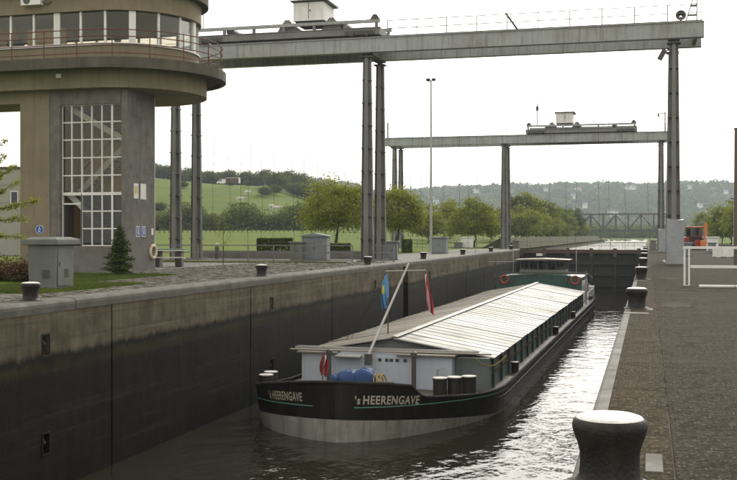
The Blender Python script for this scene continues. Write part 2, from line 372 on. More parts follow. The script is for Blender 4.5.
def link(me, name, parent=None, loc=None, rz=0, scale=None):
    o = bpy.data.objects.new(name, me); COL.objects.link(o)
    if parent is not None: o.parent = parent
    if loc is not None: o.location = loc
    if rz: o.rotation_euler = (0, 0, rz)
    if scale is not None: o.scale = scale
    return o
def bevel(o, wd=.02, seg=2):
    b = o.modifiers.new('bevel', 'BEVEL'); b.width = wd; b.segments = seg; b.limit_method = 'ANGLE'; b.angle_limit = R(40); return o
def tag(o, label=None, cat=None, group=None, kind=None):
    if label: o['label'] = label
    if cat: o['category'] = cat
    if group: o['group'] = group
    if kind: o['kind'] = kind
    return o
def thing(name, label, cat, loc=(0,0,0), rz=0, group=None):
    o = bpy.data.objects.new(name, None); COL.objects.link(o); o.empty_display_size = .3
    o.location = loc; o.rotation_euler = (0, 0, rz); return tag(o, label, cat, group)
def kids(o): return [c for c in bpy.data.objects if c.parent == o]
def dup(src, loc, rz=0, label=None, scale=None, group=None):
    def cp(o, par):
        c = o.copy(); COL.objects.link(c); c.parent = par
        for ch in KID.get(o.name, []): cp(ch, c)
        return c
    KID = {}
    for o in bpy.data.objects:
        if o.parent: KID.setdefault(o.parent.name, []).append(o)
    c = cp(src, None); c.location = loc; c.rotation_euler = (0, 0, rz)
    if scale is not None: c.scale = scale
    if label: c['label'] = label
    if group: c['group'] = group
    return c
def np_mesh(name, verts, nper, mat):
    """many separate polygons of nper corners each, quickly"""
    nv = len(verts); nf = nv//nper
    me = bpy.data.meshes.new(name); me.vertices.add(nv); me.vertices.foreach_set('co', np.asarray(verts, dtype=np.float32).ravel())
    me.loops.add(nv); me.loops.foreach_set('vertex_index', np.arange(nv, dtype=np.int32))
    me.polygons.add(nf); me.polygons.foreach_set('loop_start', np.arange(0, nv, nper, dtype=np.int32))
    try: me.polygons.foreach_set('loop_total', np.full(nf, nper, dtype=np.int32))
    except Exception: pass
    me.update(calc_edges=True); me.validate(); me.materials.append(M[mat]); return me

# ---------------------------------------------------------------- where things stand
def G(px, d):
    """world X, Y of the spot seen at photo column px, d metres ahead"""
    a = (px-368.5)/F*d
    return (a*CY-d*SY, a*SY+d*CY)
def XatY(px, Y):
    t = (px-648)/(F/CY)                     # X = t*zc, zc = Y*CY - X*SY
    return t*Y*CY/(1+t*SY)
def sm(t): t = min(1, max(0, t)); return t*t*(3-2*t)
def vnoise(x, y):
    return (math.sin(x*.0061+1.3)*math.cos(y*.0047+.4)+.6*math.sin(x*.0137+y*.009)+.35*math.sin(x*.031-y*.021+2))/1.95
XL, XR = -16.5, -0.58                       # lock chamber faces
WZ = -5.46                                  # water in the chamber
UPZ = -1.05                                 # water above the gate
GATE_Y = 141.5
def terrain(X, Y):
    a = X*CY+Y*SY; d = -X*SY+Y*CY
    z = -.03
    z += 3.0*sm((d-95)/165)*sm((-26-X)/45)
    z += (21.5+4*sm((-a-60)/60))*sm((d-262)/200)*sm((22-a)/75)*(1+.05*vnoise(X*3, Y*3))
    far = sm((d-1150)/1050)
    z += far*(97+9*vnoise(X, Y)+5*vnoise(X*3.1, Y*2.7))*(.76+.24*sm((a+120)/650))
    z += 2.5*sm((X-14)/30)*sm((Y-120)/60)
    return z

# ---------------------------------------------------------------- ground and water
def grid_lines(spec):
    out = []
    for a, b, n in spec: out += [a+(b-a)*i/n for i in range(n)]
    out.append(spec[-1][1]); return out
gx = grid_lines([(-3000,-900,34),(-900,-300,30),(-300,-60,24),(-60,XL-.6,6),(XL-.6,XR+.6,1),(XR+.6,60,8),(60,300,14),(300,1000,20),(1000,2200,16)])
gy = grid_lines([(-120,0,6),(0,200,20),(200,440,24),(440,900,28),(900,2800,80),(2800,3400,6)])
vs = [(x, y, terrain(x, y)) for y in gy for x in gx]; nx = len(gx); fs = []
for j in range(len(gy)-1):
    for i in range(nx-1):
        if abs(gx[i]-(XL-.6)) < 1e-6 and gy[j] < 439: continue
        k = j*nx+i; fs.append((k, k+1, k+1+nx, k+nx))
g = MB(); g.v = vs; g.f = fs
tag(g.build('ground', 'grass_ground', smooth=True), kind='structure')
tag(MB().box(XL-.4, XR+.4, -30, GATE_Y, WZ-.3, WZ).build('lock_water', 'lock_water'), kind='structure')
tag(MB().box(XL-.5, XR+.5, GATE_Y+.6, 443, UPZ-.3, UPZ).build('upper_water', 'river_water'), kind='structure')
# paving either side
tag(MB().box(-23.6, XL-.72, -20, 140, -.3, -.004).build('cobbled_quay', 'cobbles'), kind='structure')
tag(MB().box(-36, -23.6, 46.0, 66.5, -.3, -.008).build('cobbled_forecourt', 'cobbles'), kind='structure')
tag(MB().box(.215, 15, -12, 240, -.3, 0).build('quay_paving', 'aggregate'), kind='structure')

def setts(name, label, rects, seed):
    """rough hand-laid paving stones, each with its own height and tilt"""
    rng = np.random.default_rng(seed); Q = []
    for x0, x1, y0, y1 in rects:
        y = y0; row = 0
        while y < y1:
            dy_ = .24; x = x0+rng.uniform(0, .15)
            while x < x1:
                wd = rng.uniform(.18, .36)
                if x+wd > x1+.05: break
                hx, hy = wd/2-.012, dy_/2-.012; cx, cy_ = x+wd/2+rng.normal()*.006, y+rng.normal()*.01
                z = rng.uniform(.0, .035); tx_, ty_ = rng.normal(size=2)*.035
                b_ = [(cx+a*hx, cy_+b*hy, -.05) for a, b in ((-1,-1),(1,-1),(1,1),(-1,1))]
                t_ = [(cx+a*hx*.86, cy_+b*hy*.82, z+tx_*a*hx+ty_*b*hy) for a, b in ((-1,-1),(1,-1),(1,1),(-1,1))]
                Q += [t_[0], t_[1], t_[2], t_[3]]
                for i in range(4): j = (i+1) % 4; Q += [b_[i], b_[j], t_[j], t_[i]]
                x += wd
            y += dy_; row += 1
    tag(link(np_mesh(name, np.array(Q), 4, 'sett_stone'), name), label, 'paving', kind='stuff')
surf('sett_stone', (.19, .178, .148), (.06, .056, .045), 3.6, .8, 0, .3, grime=(.045, .048, .026), grime_amt=.6, bump_s=.4, contrast=.16)
setts('cobblestones', 'rough grey cobblestones along the left lock wall', [(-18.5, -17.25, 23, 37), (-21.3, -17.25, 37, 45.5), (-23.6, -17.25, 45.6, 66.4), (-28.5, -23.6, 46, 48.3), (-25.4, -23.6, 48.3, 66.4), (-19.4, -17.25, 66.4, 70)], 3)
# ---------------------------------------------------------------- lock walls
BOLL_Y = [8, 26.4, 44.9, 63.6, 80.5, 98.6, 117, 135]
t = thing('lock_wall', 'tall stained concrete lock wall along the far left side of the water', 'lock wall', (XL, 0, 0))
joints = [-20, 6, 18, 30.2, 42.3, 54.3, 67.5, 71.4, 72.9, 81.1, 87.9, 97.5, 109, 120, 131, GATE_Y+2]
for a, b in zip(joints[:-1], joints[1:]):
    mb = MB(); g_ = .055
    if abs(a-71.4) < .01: mb.box(-1.6, -.55, a+g_, b-g_, -8, -.34)
    else:
        ys = [y for y in BOLL_Y if a < y-.3 and y+.3 < b]
        cur = a+g_
        for y in ys:
            mb.box(-1.2, 0, cur, y-.17, -8, -.34)
            zt = -.34
            for zc_ in (-1.25, -4.05):
                mb.box(-1.2, 0, y-.17, y+.17, zc_+.28, zt); zt = zc_-.28
                mb.box(-1.2, -.34, y-.17, y+.17, zc_-.28, zc_+.28)
            mb.box(-1.2, 0, y-.17, y+.17, -8, zt)
            cur = y+.17
        mb.box(-1.2, 0, cur, b-g_, -8, -.34)
    mb.build('wall_panel', 'lock_concrete', t)
MB().box(-1.6, -1.25, -20, GATE_Y+2, -8, -.4).build('wall_core', 'gate_dark', t)
prof = [(-.72, 0), (-.1, 0), (-.03, -.03), (.02, -.09), (.03, -.17), (.02, -.34), (-.72, -.34)]
cme = None
y = -20.
while y < GATE_Y:
    if cme is None: cme = MB().extr_y(prof, .01, 5.99).mesh('coping_stone', 'coping')
    link(cme, 'coping_stone', t, (random.uniform(-.008, .008), y, random.uniform(-.006, .006))); y += 6.0
hk = MB()
hk.tube([(-.3, 0, .1), (-.1, 0, .16), (-.04, 0, .02), (-.1, 0, -.12), (-.3, 0, -.14)], .05, 8)
hk_me = hk.mesh('mooring_hook', 'gate_dark', True)
fr = MB().box(.0, .02, -.21, -.17, -.33, .33).box(.0, .02, .17, .21, -.33, .33).box(.0, .02, -.17, .17, .28, .33).box(.0, .02, -.17, .17, -.33, -.28)
fr_me = fr.mesh('pocket_frame', 'black_paint')
for y in BOLL_Y[1:]:
    for zc_ in (-1.25, -4.05):
        link(fr_me, 'pocket_frame', t, (.002, y, zc_)); link(hk_me, 'mooring_hook', t, (0, y, zc_), 0, (.9, .7, .7))
lad = MB()
for yy in (71.75, 72.55): lad.bar((-.3, yy, -6), (-.3, yy, -.35), .05, .05)
for k in range(18): lad.bar((-.3, 71.75, -5.9+k*.31), (-.3, 72.55, -5.9+k*.31), .03, .03)
lad.build('ladder', 'steel_dark', t)

t = thing('lock_wall', 'concrete lock wall under the near right quay edge, with pale rim', 'lock wall', (XR, 0, 0))
for a in range(-12, 142, 11): MB().box(.01, 1.1, a+.02, a+10.98, -8, -.34).build('wall_panel', 'lock_concrete', t)
y = -11.6; rim = MB().extr_y([(0, -.3), (0, -.05), (.02, -.012), (.05, 0), (.168, 0), (.168, -.3)], .006, 6.154).mesh('rim_stone', 'coping')
slab = MB().box(.172, .78, .006, 6.154, -.33, .003).mesh('coping_slab', 'aggregate_coping')
while y < GATE_Y-4:
    link(rim, 'rim_stone', t, (0, y, random.uniform(-.002, .003)))
    link(slab, 'coping_slab', t, (0, y, random.uniform(-.003, .003))); y += 6.16
MB().box(.782, .793, -11, GATE_Y-4, -.2, -.014).build('joint_filler', 'bark', t)
for yb in BOLL_Y[:]:
    bevel(MB().box(.02, .60, yb-.75, yb-.42, -.25, .014).build('bollard_pad', 'coping', t), .008)
    bevel(MB().box(.56, .70, yb+.55, yb+1.25, -.25, .010).build('bollard_pad', 'coping', t), .008)
# cement repairs, weeds in the joint, and drips of paint on the right quay
aggregate_mat('cement_patch', (.048, .042, .031), (.078, .068, .050), (.24, .22, .175), (.12, .108, .085))
rngp = np.random.default_rng(12)
for k, (cx, cy_, rx_, ry_) in enumerate(((.75, 29.2, .5, 1.2), (1.6, 37.2, .9, .3), (1.0, 46.5, .6, 1.0))):
    pl_ = [(cx+rx_*math.cos(a)*rngp.uniform(.65, 1.15), cy_+ry_*math.sin(a)*rngp.uniform(.65, 1.15)) for a in np.linspace(0, 2*PI, 19)[:-1]]
    tag(MB().prism(pl_, -.05, .0075).build('paving_patch', 'cement_patch'), kind='structure')
P_ = []
for k in range(60):
    y = rngp.uniform(5, 60); n = 14; b = np.stack([rngp.normal(.207, .012, n), rngp.normal(y, .05, n), np.full(n, -.01)], 1); P_.append((b, rngp.uniform(.006, .025, n)))
B_ = np.concatenate([q[0] for q in P_]); H_g = np.concatenate([q[1] for q in P_]); an = rngp.uniform(0, 6.3, len(B_)); W_ = np.stack([np.cos(an), np.sin(an), np.zeros(len(B_))], 1)*.006
T_ = B_+np.stack([rngp.normal(size=len(B_))*.012, rngp.normal(size=len(B_))*.012, H_g], 1)
tag(link(np_mesh('joint_weeds', np.stack([B_-W_, B_+W_, T_], 1).reshape(-1, 3), 3, 'leaf_moss'), 'joint_weeds'), 'tiny weeds and moss in the long joint of the right quay', 'weeds', kind='stuff')
# ---------------------------------------------------------------- quay bollards
def bollard(loc, label, rz=0):
    b = thing('quay_bollard', label, 'bollard', loc, rz, 'mooring bollards along the lock')
    return b
pbody = [(.31,0),(.31,.02),(.25,.04),(.226,.08),(.218,.16),(.221,.25),(.238,.32),(.260,.375),(.274,.42),(.276,.455),(.266,.488),(.24,.507),(.2,.512)]
pcap = [(.247,.503),(.236,.514),(.20,.526),(.12,.535),(0,.539)]
b_me = MB().lathe(pbody, n=32).mesh('iron_post', 'bollard_black', True); c_me = MB().lathe(pcap, n=32).mesh('painted_cap', 'white_cap', True)
f_me = MB().lathe([(.33,0),(.33,.012),(.3,.016)], n=32).mesh('base_plate', 'coping')
ordn = ['nearest', 'second', 'third', 'fourth', 'fifth', 'sixth', 'seventh', 'eighth']
RB_Y = [8.03, 27.6, 45.8, 64, 82, 100, 118, 134]
for k, y in enumerate(RB_Y):
    b = bollard((-.275, y, .003), f'{ordn[k]} black white-topped bollard along the right quay edge' if k else 'big black white-topped bollard close up at the bottom right', k*.7)
    link(b_me, 'iron_post', b); link(c_me, 'painted_cap', b); link(f_me, 'base_plate', b)
labs = ['', 'black white-topped bollard on the left wall in front of the grey kiosk', 'black bollard with white cap on the left wall right of the small fir',
        'black bollard with white cap on the left wall beside the twin gantry legs', 'black bollard with white cap on the left wall left of the grey cabinet',
        'first bollard past the grey cabinet on the left lock wall', 'second bollard past the grey cabinet on the left lock wall', 'farthest bollard on the left lock wall, by the far gantry leg']
for k, y in enumerate(BOLL_Y):
    if k == 0: continue
    b = bollard((-16.98, y, 0), labs[k], k*.9)
    link(b_me, 'iron_post', b); link(c_me, 'painted_cap', b); link(f_me, 'base_plate', b)

# ---------------------------------------------------------------- gantries
def leg_mesh(h, wb=.9, wt=.58):
    mb = MB()
    def taper(x0, x1, y0, y1, s0, s1, z0, z1):
        mb.add([(x*s, y*s, z) for z, s in ((z0, s0), (z1, s1)) for x, y in ((x0,y0),(x1,y0),(x1,y1),(x0,y1))],
               [(0,3,2,1),(4,5,6,7),(0,1,5,4),(1,2,6,5),(2,3,7,6),(3,0,4,7)])
    s1 = wt/wb; hw = wb/2
    taper(-.17, .17, -hw, hw, 1, s1, .0, h)            # central box
    taper(-hw, -.17, -.05, .05, 1, s1, .0, h); taper(.17, hw, -.05, .05, 1, s1, .0, h)
    taper(-hw, -hw+.06, -.16, .16, 1, s1, 0, h); taper(hw-.06, hw, -.16, .16, 1, s1, 0, h)
    mb.box(-.62, .62, -.62, .62, 0, .10)
    return mb, s1
def gantry(label, Y, top, xs, x0, x1, dy=3.7, near=True, paired=(True, True, True)):
    g = thing('gantry_frame', label, 'gantry', (0, Y, 0))
    bh = 1.03
    h = top-bh
    mb, s1 = leg_mesh(h-.35); lm = mb.mesh('leg', 'steel')
    rgm = []; nr = 9
    for k in range(1, nr):
        z = (h-.35)*k/nr; q = .45*(1+(s1-1)*k/nr)*.96
        rgm.append(MB().box(-q, q, -q, q, z-.035, z+.035).mesh('stiffener', 'steel_dark'))
    cap = MB().box(-.42, .42, -.42, .42, h-.35, h-.28).lathe([(.2, h-.28), (.2, h-.1)], n=14).box(-.36, .36, -.4, .4, h-.1, h-.004)
    cm = cap.mesh('bearing', 'steel_dark')
    for x in xs:
        for yy in (0, dy):
            l = link(lm, 'leg', g, (x, yy, 0)); [link(r_, 'stiffener', l) for r_ in rgm]; link(cm, 'bearing', l)
    for yy in (0, dy):
        bm_ = MB().box(x0, x1, yy-.3, yy+.3, h, top-.06)
        bm_.box(x0-.02, x1+.02, yy-.38, yy+.38, top-.06, top)
        b = bm_.build('beam', 'steel_light', g)
        x = x0+.8; ws_ = MB().box(0, .03, yy-.325, yy-.302, h+.02, top-.07).mesh('web_stiffener', 'steel_light')
        while x < x1-.4:
            link(ws_, 'web_stiffener', b, (x, 0, 0)); x += 2.6
        MB().box(x0+.1, x1-.1, yy-.06, yy+.06, top+.003, top+.12).build('crane_rail', 'steel_dark', b)
    for x in (x0+.3, *xs, x1-.5): MB().box(x-.12, x+.12, .31, dy-.31, h+.1, h+.75).build('cross_tie', 'steel', g)
    return g
def handrail(g, xs0, xs1, y, z, hgt=1.0, step=2.0, r=.016, name='handrail', mat='rail_grey'):
    mb = MB(); n = max(1, int(round((xs1-xs0)/step)))
    for k in range(n+1): x = xs0+(xs1-xs0)*k/n; mb.tube([(x, y, z), (x, y, z+hgt)], r*1.15, 5)
    for zz in (hgt, hgt*.5): mb.tube([(xs0, y, z+zz), (xs1, y, z+zz)], r, 5)
    return mb.build(name, mat, g)
LEGX = (1.62, -18.6, -33.6)
G1Y, G1T, G2Y, G2T = 71.6, 15.75, 140.2, 15.1
g1 = gantry('tall grey steel gantry crossing the top of the picture over the barge', G1Y, G1T, (1.62, -19.15, -33.85), -37.5, 3.5)
handrail(g1, -17.6, 3.3, -.32, G1T+.0, 1.1, 2.0, .03); handrail(g1, -36.5, -33.5, 3.9, G1T, 1.05, 1.5)
g2 = gantry('farther grey steel gantry behind the stern of the barge', G2Y, G2T, LEGX, -35, 2.5)
handrail(g2, -34, -16.2, -.32, G2T, 1.05, 2.0); handrail(g2, -1, 2.2, -.32, G2T, 1.05, 1.6)
for g_, x, yy in ((g2, 2.1, .1),):
    MB().tube([(x, yy, G2T), (x, yy, G2T+2.6)], .08, 6).tube([(x-.9, yy, G2T+2.4), (x, yy, G2T+2.4)], .06, 5).box(x-.95, x-.7, yy-.1, yy+.1, G2T+2.0, G2T+2.35).build('signal_mast', 'steel', g_)
MB().tube([(-34.6, .1, G2T), (-34.6, .1, G2T+2.2)], .1, 6).build('signal_mast', 'steel', g2)
# pole leaning off the near beam
MB().tube([(-8.6, 0, G1T+.1), (-9.4, 0, G1T+1.25)], .07, 6).build('tilted_stay', 'steel_dark', g1)

def trolley(label, Y, top, x0, x1, cab, dy=3.7):
    t = thing('gate_hoist', label, 'gate hoist', (0, Y, top+.12))
    L = x1-x0
    for yy in (0, dy):
        MB().box(x0, x1, yy-.22, yy+.22, .10, .56).box(x0-.03, x1+.03, yy-.28, yy+.28, .56, .60).build('side_girder', 'steel', t)
        for x in (x0+.9, x0+2.0, x1-2.0, x1-.9):
            MB().add(*cyl_y(x, yy-.33, .17, .17, .06)).build('wheel', 'steel_dark', t, True)
        for x in (x0+1.45, x1-1.45): MB().box(x-1.1, x+1.1, yy-.265, yy-.225, .14, .40).build('bogie', 'steel_dark', t)
    for xa, xb in ((x0, x0+.35), (x1-.35, x1), (x0+L*.5-.2, x0+L*.5+.2)): MB().box(xa, xb, .23, dy-.23, .12, .55).build('end_carriage', 'steel', t)
    MB().box(x0+.4, x1-.4, .25, dy-.25, .552, .59).build('walkway_deck', 'steel_dark', t)
    for yy in (.1, dy-.1):
        MB().box(x0+.1, x1-.05, yy-.10, yy+.10, .98, 1.20).build('drive_shaft_casing', 'steel_light', t)
        for x in np.linspace(x0+.3, x1-.3, 7): MB().box(x-.1, x+.1, yy-.08, yy+.08, .602, .978).build('support', 'steel', t)
    for x in (cab[0]-.5, cab[1]+.55, x0+.4, x1-.4):
        big = x in (cab[0]-.5, cab[1]+.55)
        if big: MB().extr_y([(x-.8, .602), (x+.8, .602), (x+.5, 1.1), (x+.16, 1.55), (x-.16, 1.55), (x-.5, 1.1)], .35, dy-.8).build('winch_housing', 'steel', t)
        else: MB().extr_y([(x-.35, 1.203), (x+.35, 1.203), (x+.12, 1.55), (x-.12, 1.55)], -.02, .25).build('pulley_bracket', 'steel_dark', t)
    for x in (x0+L*.2, x0+L*.8): MB().add(*cyl_y(x, dy/2, .95, .3, dy*.36)).build('cable_drum', 'steel_dark', t, True)
    c0, c1 = cab
    cb = MB().box(c0, c1, .3, dy-.9, 1.42, 2.74).build('machine_house', 'white_paint', t)
    MB().extr_x([(.05, 2.88), (.05, 2.82), (dy-.65, 2.745), (dy-.65, 2.9)], c0-.18, c1+.28).build('roof', 'steel', cb)
    MB().box((c0+c1)/2-.02, (c0+c1)/2+.02, .27, .298, 1.55, 2.8).build('door_joint', 'steel', cb)
    MB().box((c0+c1)/2+.08, (c0+c1)/2+.16, .24, .298, 2.1, 2.2).build('door_handle', 'steel_dark', cb)
    MB().box(c0+.1, c1-.1, .5, dy-1.1, 1.22, 1.418).build('house_base', 'steel_dark', t)
    n_ = int(L/2)
    for k in range(n_+1):
        x = x0+.3+(L-.6)*k/n_; MB().tube([(x, dy+.2, .60), (x, dy+.2, 1.65)], .016, 4).build('rail_post', 'steel_dark', t)
    return t
def cyl_y(x, y, z, r, hw, n=18):
    vs = []; fs = []
    for s in (-1, 1):
        for j in range(n): a = 2*PI*j/n; vs.append((x+r*math.cos(a), y+s*hw, z+r*math.sin(a)))
    for j in range(n): k = (j+1) % n; fs.append((j, k, k+n, j+n))
    fs.append(tuple(range(n))); fs.append(tuple(range(n, 2*n))[::-1]); return vs, fs
h1 = trolley('long grey gate hoist with white machine house on the nearer gantry', G1Y, G1T, -32.6, -18.2, (-24.75, -22.45))
MB().tube([(-31.7, .1, 1.2), (-31.7, .1, 4.3)], .035, 6).lathe([(.0, 3.3), (.14, 3.32), (.14, 3.8), (0, 3.82)], (-31.7, .1, 0), 10).build('warning_lamp_mast', 'steel_dark', h1)
MB().tube([(-23.6, 1.2, 2.95), (-23.6, 1.2, 4.4)], .03, 6).build('antenna', 'steel_dark', h1)
h2 = trolley('gate hoist with small white machine house on the farther gantry', G2Y, G2T, -15.7, -1.4, (-11.8, -9.6))
MB().tube([(-14.2, .1, 1.2), (-14.2, .1, 4.1)], .05, 6).lathe([(.0, 3.1), (.17, 3.12), (.17, 3.7), (0, 3.72)], (-14.2, .1, 0), 10).build('warning_lamp_mast', 'steel_dark', h2)
MB().tube([(-10.4, 1.2, 2.95), (-10.4, 1.2, 4.1)], .03, 6).build('antenna', 'steel_dark', h2)
# hanging gauge ropes below the nearer gantry
rk = 0
def ordinal(k):
    a = 'first second third fourth fifth sixth seventh eighth ninth tenth eleventh twelfth thirteenth fourteenth fifteenth sixteenth seventeenth eighteenth nineteenth'.split()
    if k < 19: return a[k]
    t, u = divmod(k+1, 10); w_ = {2: 'twent', 3: 'thirt', 4: 'fort'}[t]
    return w_+'ieth' if u == 0 else w_+'y-'+a[u-1]
xs = [-33.0+i*1.05 for i in range(32)]
for i, x in enumerate(xs):
    x += random.uniform(-.35, .35)
    if abs(x+18.6) < .8 or x < -32.6: continue
    zb = random.uniform(.7, 2.2) if x < -17 else random.uniform(.6, 1.6)
    rk += 1; pts = []; ph = random.uniform(0, 6); dx = random.uniform(-.35, .35)
    for k in range(12):
        f = k/11; z = 14.70*(1-f)+zb*f
        pts.append((x+dx*f+.05*math.sin(ph+f*9)+.03*math.sin(ph*2+f*23), G1Y+.05*math.sin(ph+f*7), z))
    tag(MB().tube(pts, .011, 4).build('gauge_rope', 'rope_dark'), ordinal(rk-1)+' thin dark rope from the left hanging from the nearer gantry beam', 'rope', 'thin ropes hanging from the nearer gantry')
# loudspeaker, masts, floodlight at the right end of the near beam
t = thing('signal_mast', 'small lattice mast with cross arm on the right end of the nearer gantry', 'mast', (3.05, G1Y, G1T))
MB().tube([(.0,0,0),(.0,0,1.95)], .04, 6).tube([(-.7,0,.0),(-.12,0,1.95)], .035, 6).build('mast_leg', 'steel', t)
for z, x in ((.45, -.55), (1.05, -.38), (1.62, -.2)): MB().box(x, 0, -.03, .03, z-.07, z+.07).build('rung', 'steel', t)
MB().tube([(-1.5,0,1.78),(.1,0,1.9)], .03, 6).build('cross_arm', 'steel_dark', t); MB().box(-1.62,-1.38,-.06,.06,1.73,1.84).build('sensor', 'steel_dark', t)
t = thing('loudspeaker', 'round grey horn loudspeaker on top of the nearer gantry beam', 'loudspeaker', (2.05, G1Y-.05, G1T))
hv, hf = cyl_y(0, 0, .42, .33, .02); MB().torus((0, -.25, .42), (0, 1, 0), .30, .04).build('rim', 'steel', t, True)
m_ = MB(); n_ = 20; prof = [(.30, -.25), (.2, -.1), (.09, .08), (.08, .3)]
vv = []; ff = []
for r_, y_ in prof: vv += [(r_*math.cos(2*PI*j/n_), y_, .42+r_*math.sin(2*PI*j/n_)) for j in range(n_)]
for i in range(3):
    for j in range(n_): ff.append((i*n_+j, i*n_+(j+1) % n_, (i+1)*n_+(j+1) % n_, (i+1)*n_+j))
m_.add(vv, ff).build('horn', 'steel', t, True); MB().box(-.05, .05, -.02, .2, 0, .36).build('bracket', 'steel_dark', t)
t = thing('floodlight', 'dark floodlight on an arm below the right end of the nearer gantry', 'floodlight', (.9, G1Y-.3, 13.7))
o = MB().box(-.16, .16, -.14, .14, -.42, .32).build('housing', 'steel_dark', t); o.rotation_euler = (0, R(28), 0)
MB().bar((.05, 0, 0), (.52, .1, .12), .06, .06).build('arm', 'steel_dark', t)

# ---------------------------------------------------------------- control tower
TX, TY = -27.3, 52.0
tw = thing('control_tower', 'tan concrete lock control tower with round-ended glazed cabin and gallery', 'tower', (TX, TY, 0))
def stadium(r, xl=-16, n=26, y_in=None):
    pts = [(xl, -r)]
    k = 8
    pts += [(xl+(0-xl)*i/k, -r) for i in range(1, k)]
    pts += [(r*math.sin(PI*i/n), -r*math.cos(PI*i/n)) for i in range(n+1)]
    pts += [(0+(xl-0)*i/k, r) for i in range(1, k+1)]
    return pts
def walk(path, step, start=0.):
    """points and tangents at equal steps along an outline"""
    out = []; acc = start
    for (x0, y0), (x1, y1) in zip(path[:-1], path[1:]):
        L = math.hypot(x1-x0, y1-y0)
        while acc <= L:
            out.append((x0+(x1-x0)*acc/L, y0+(y1-y0)*acc/L, (x1-x0)/L, (y1-y0)/L)); acc += step
        acc -= L
    return out
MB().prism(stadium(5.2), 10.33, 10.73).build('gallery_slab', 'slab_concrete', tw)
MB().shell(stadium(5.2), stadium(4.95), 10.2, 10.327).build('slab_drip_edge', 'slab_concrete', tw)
MB().prism(stadium(4.15), 9.35, 10.327).build('soffit_drum', 'tan_concrete', tw)
MB().shell(stadium(3.72), stadium(3.5), 10.733, 11.58).build('parapet_wall', 'tan_concrete', tw)
MB().shell(stadium(3.80), stadium(3.5), 11.582, 11.66).build('window_sill', 'white_paint', tw)
MB().shell(stadium(3.86), stadium(3.4), 13.33, 14.32).build('roof_fascia', 'tan_concrete', tw)
MB().prism(stadium(3.39), 13.36, 13.5).build('ceiling', 'white_paint', tw)
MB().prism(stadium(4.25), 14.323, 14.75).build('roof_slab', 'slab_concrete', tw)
wp = stadium(3.64)
posts = walk(wp, 1.36, .2)
pm = MB().box(-.055, .055, -.07, .07, 11.662, 13.328).mesh('mullion', 'white_paint')
pw = MB().box(-.17, .17, -.1, .1, 11.662, 13.328).mesh('pier', 'white_paint')
pn = []
for i, (x, y, tx, ty) in enumerate(posts):
    link(pw if i % 3 == 1 else pm, 'mullion', tw, (x, y, 0), math.atan2(ty, tx))
for (x0, y0, a0, b0), (x1, y1, a1, b1) in zip(posts[:-1], posts[1:]):
    ang = math.atan2(y1-y0, x1-x0); L = math.hypot(x1-x0, y1-y0)
    pane = MB().box(.07, L-.07, -.012, .012, 11.72, 13.30).build('pane', 'glass', tw); pane.location = (x0, y0, 0); pane.rotation_euler = (0, 0, ang)
    fm = MB().box(.06, L-.06, -.03, .03, 11.662, 11.718).build('frame', 'white_paint', pane)
    if i % 4 == 0: pass
# red gallery railing
rp = stadium(5.0)
rails = MB()
for z in (10.95, 11.4, 11.78, 12.12):
    rails.tube([(x, y, z) for x, y in rp], .026, 6)
rails.build('gallery_rail', 'rail_red', tw)
ps_me = MB().tube([(0, 0, 10.735), (0, 0, 12.12)], .03, 6).mesh('rail_post', 'rail_red')
for x, y, a, b in walk(rp, 1.85, .9): link(ps_me, 'rail_post', tw, (x, y, 0))
# air conditioner on the fascia
ac = MB().box(-4.0, -2.85, -4.2, -3.88, 13.72, 14.22).build('air_conditioner', 'white_paint', tw)
MB().lathe([(.2, 0), (.2, .02), (0, .02)], n=20).build('fan_grille', 'steel_dark', ac); g_ = [c for c in bpy.data.objects if c.parent == ac][0]
g_.rotation_euler = (R(90), 0, 0); g_.location = (-3.65, -4.203, 13.97)
MB().tube([(-2.85, -4.0, 13.9), (-2.6, -3.95, 13.75), (-2.45, -3.9, 13.9)], .03, 6).build('pipe', 'steel_dark', ac)
# inside of the cabin: desks and a back partition
MB().box(-9, -6.2, -1.2, -1.0, 10.74, 13.33).build('partition', 'tan_interior', tw); MB().box(-4.9, -2.6, -2.2, -2.05, 10.74, 12.9).build('partition', 'tan_interior', tw); MB().box(-5.9, -5.2, -2.6, -2.0, 10.74, 12.3).build('cupboard', 'interior_dark', tw)
for x in (-1.5, .8): bevel(MB().box(x-.4, x+.4, -1.4, -.7, 10.74, 12.0).build('control_desk', 'interior_dark', tw), .05)
# stem of the tower
for name, mb, mt in (('pier', MB().box(-4.5, -2.77, -3.5, -.1, 0, 9.348), 'tan_concrete'),
                 ('beam', MB().box(-16, -4.52, -3.4, -2.6, 8.75, 9.348), 'tan_concrete'),
                 ('jamb', MB().box(-2.765, -2.16, -3.47, -3.0, 0, 9.346), 'granite'),
                 ('lintel', MB().box(-2.155, 1.3, -3.46, -3.05, 8.6, 9.346), 'granite'),
                 ('plinth', MB().box(-2.155, 1.34, -3.56, -2.9, 0, 1.3), 'concrete'),
                 ('back_wall', MB().box(-2.765, .45, -.35, -.12, 0, 9.346), 'tan_interior'),
                 ('inner_wall', MB().box(-2.76, -2.6, -2.95, -.36, 0, 9.34), 'tan_interior'),
                 ('floor', MB().box(-2.59, 1.3, -2.88, -.36, .9, 1.2), 'concrete')):
    mb.build(name, mt, tw)
# granite end wall in courses of slabs
for k in range(6):
    z0 = 1.30+k*1.342
    for a, b in ((-3.48, -2.0), (-1.995, -.4)):
        MB().box(1.345, 1.67, a, b, z0, z0+1.337).build('granite_slab', 'granite', tw)
MB().box(1.345, 1.70, -3.52, -.38, 0, 1.297).build('plinth', 'concrete', tw)
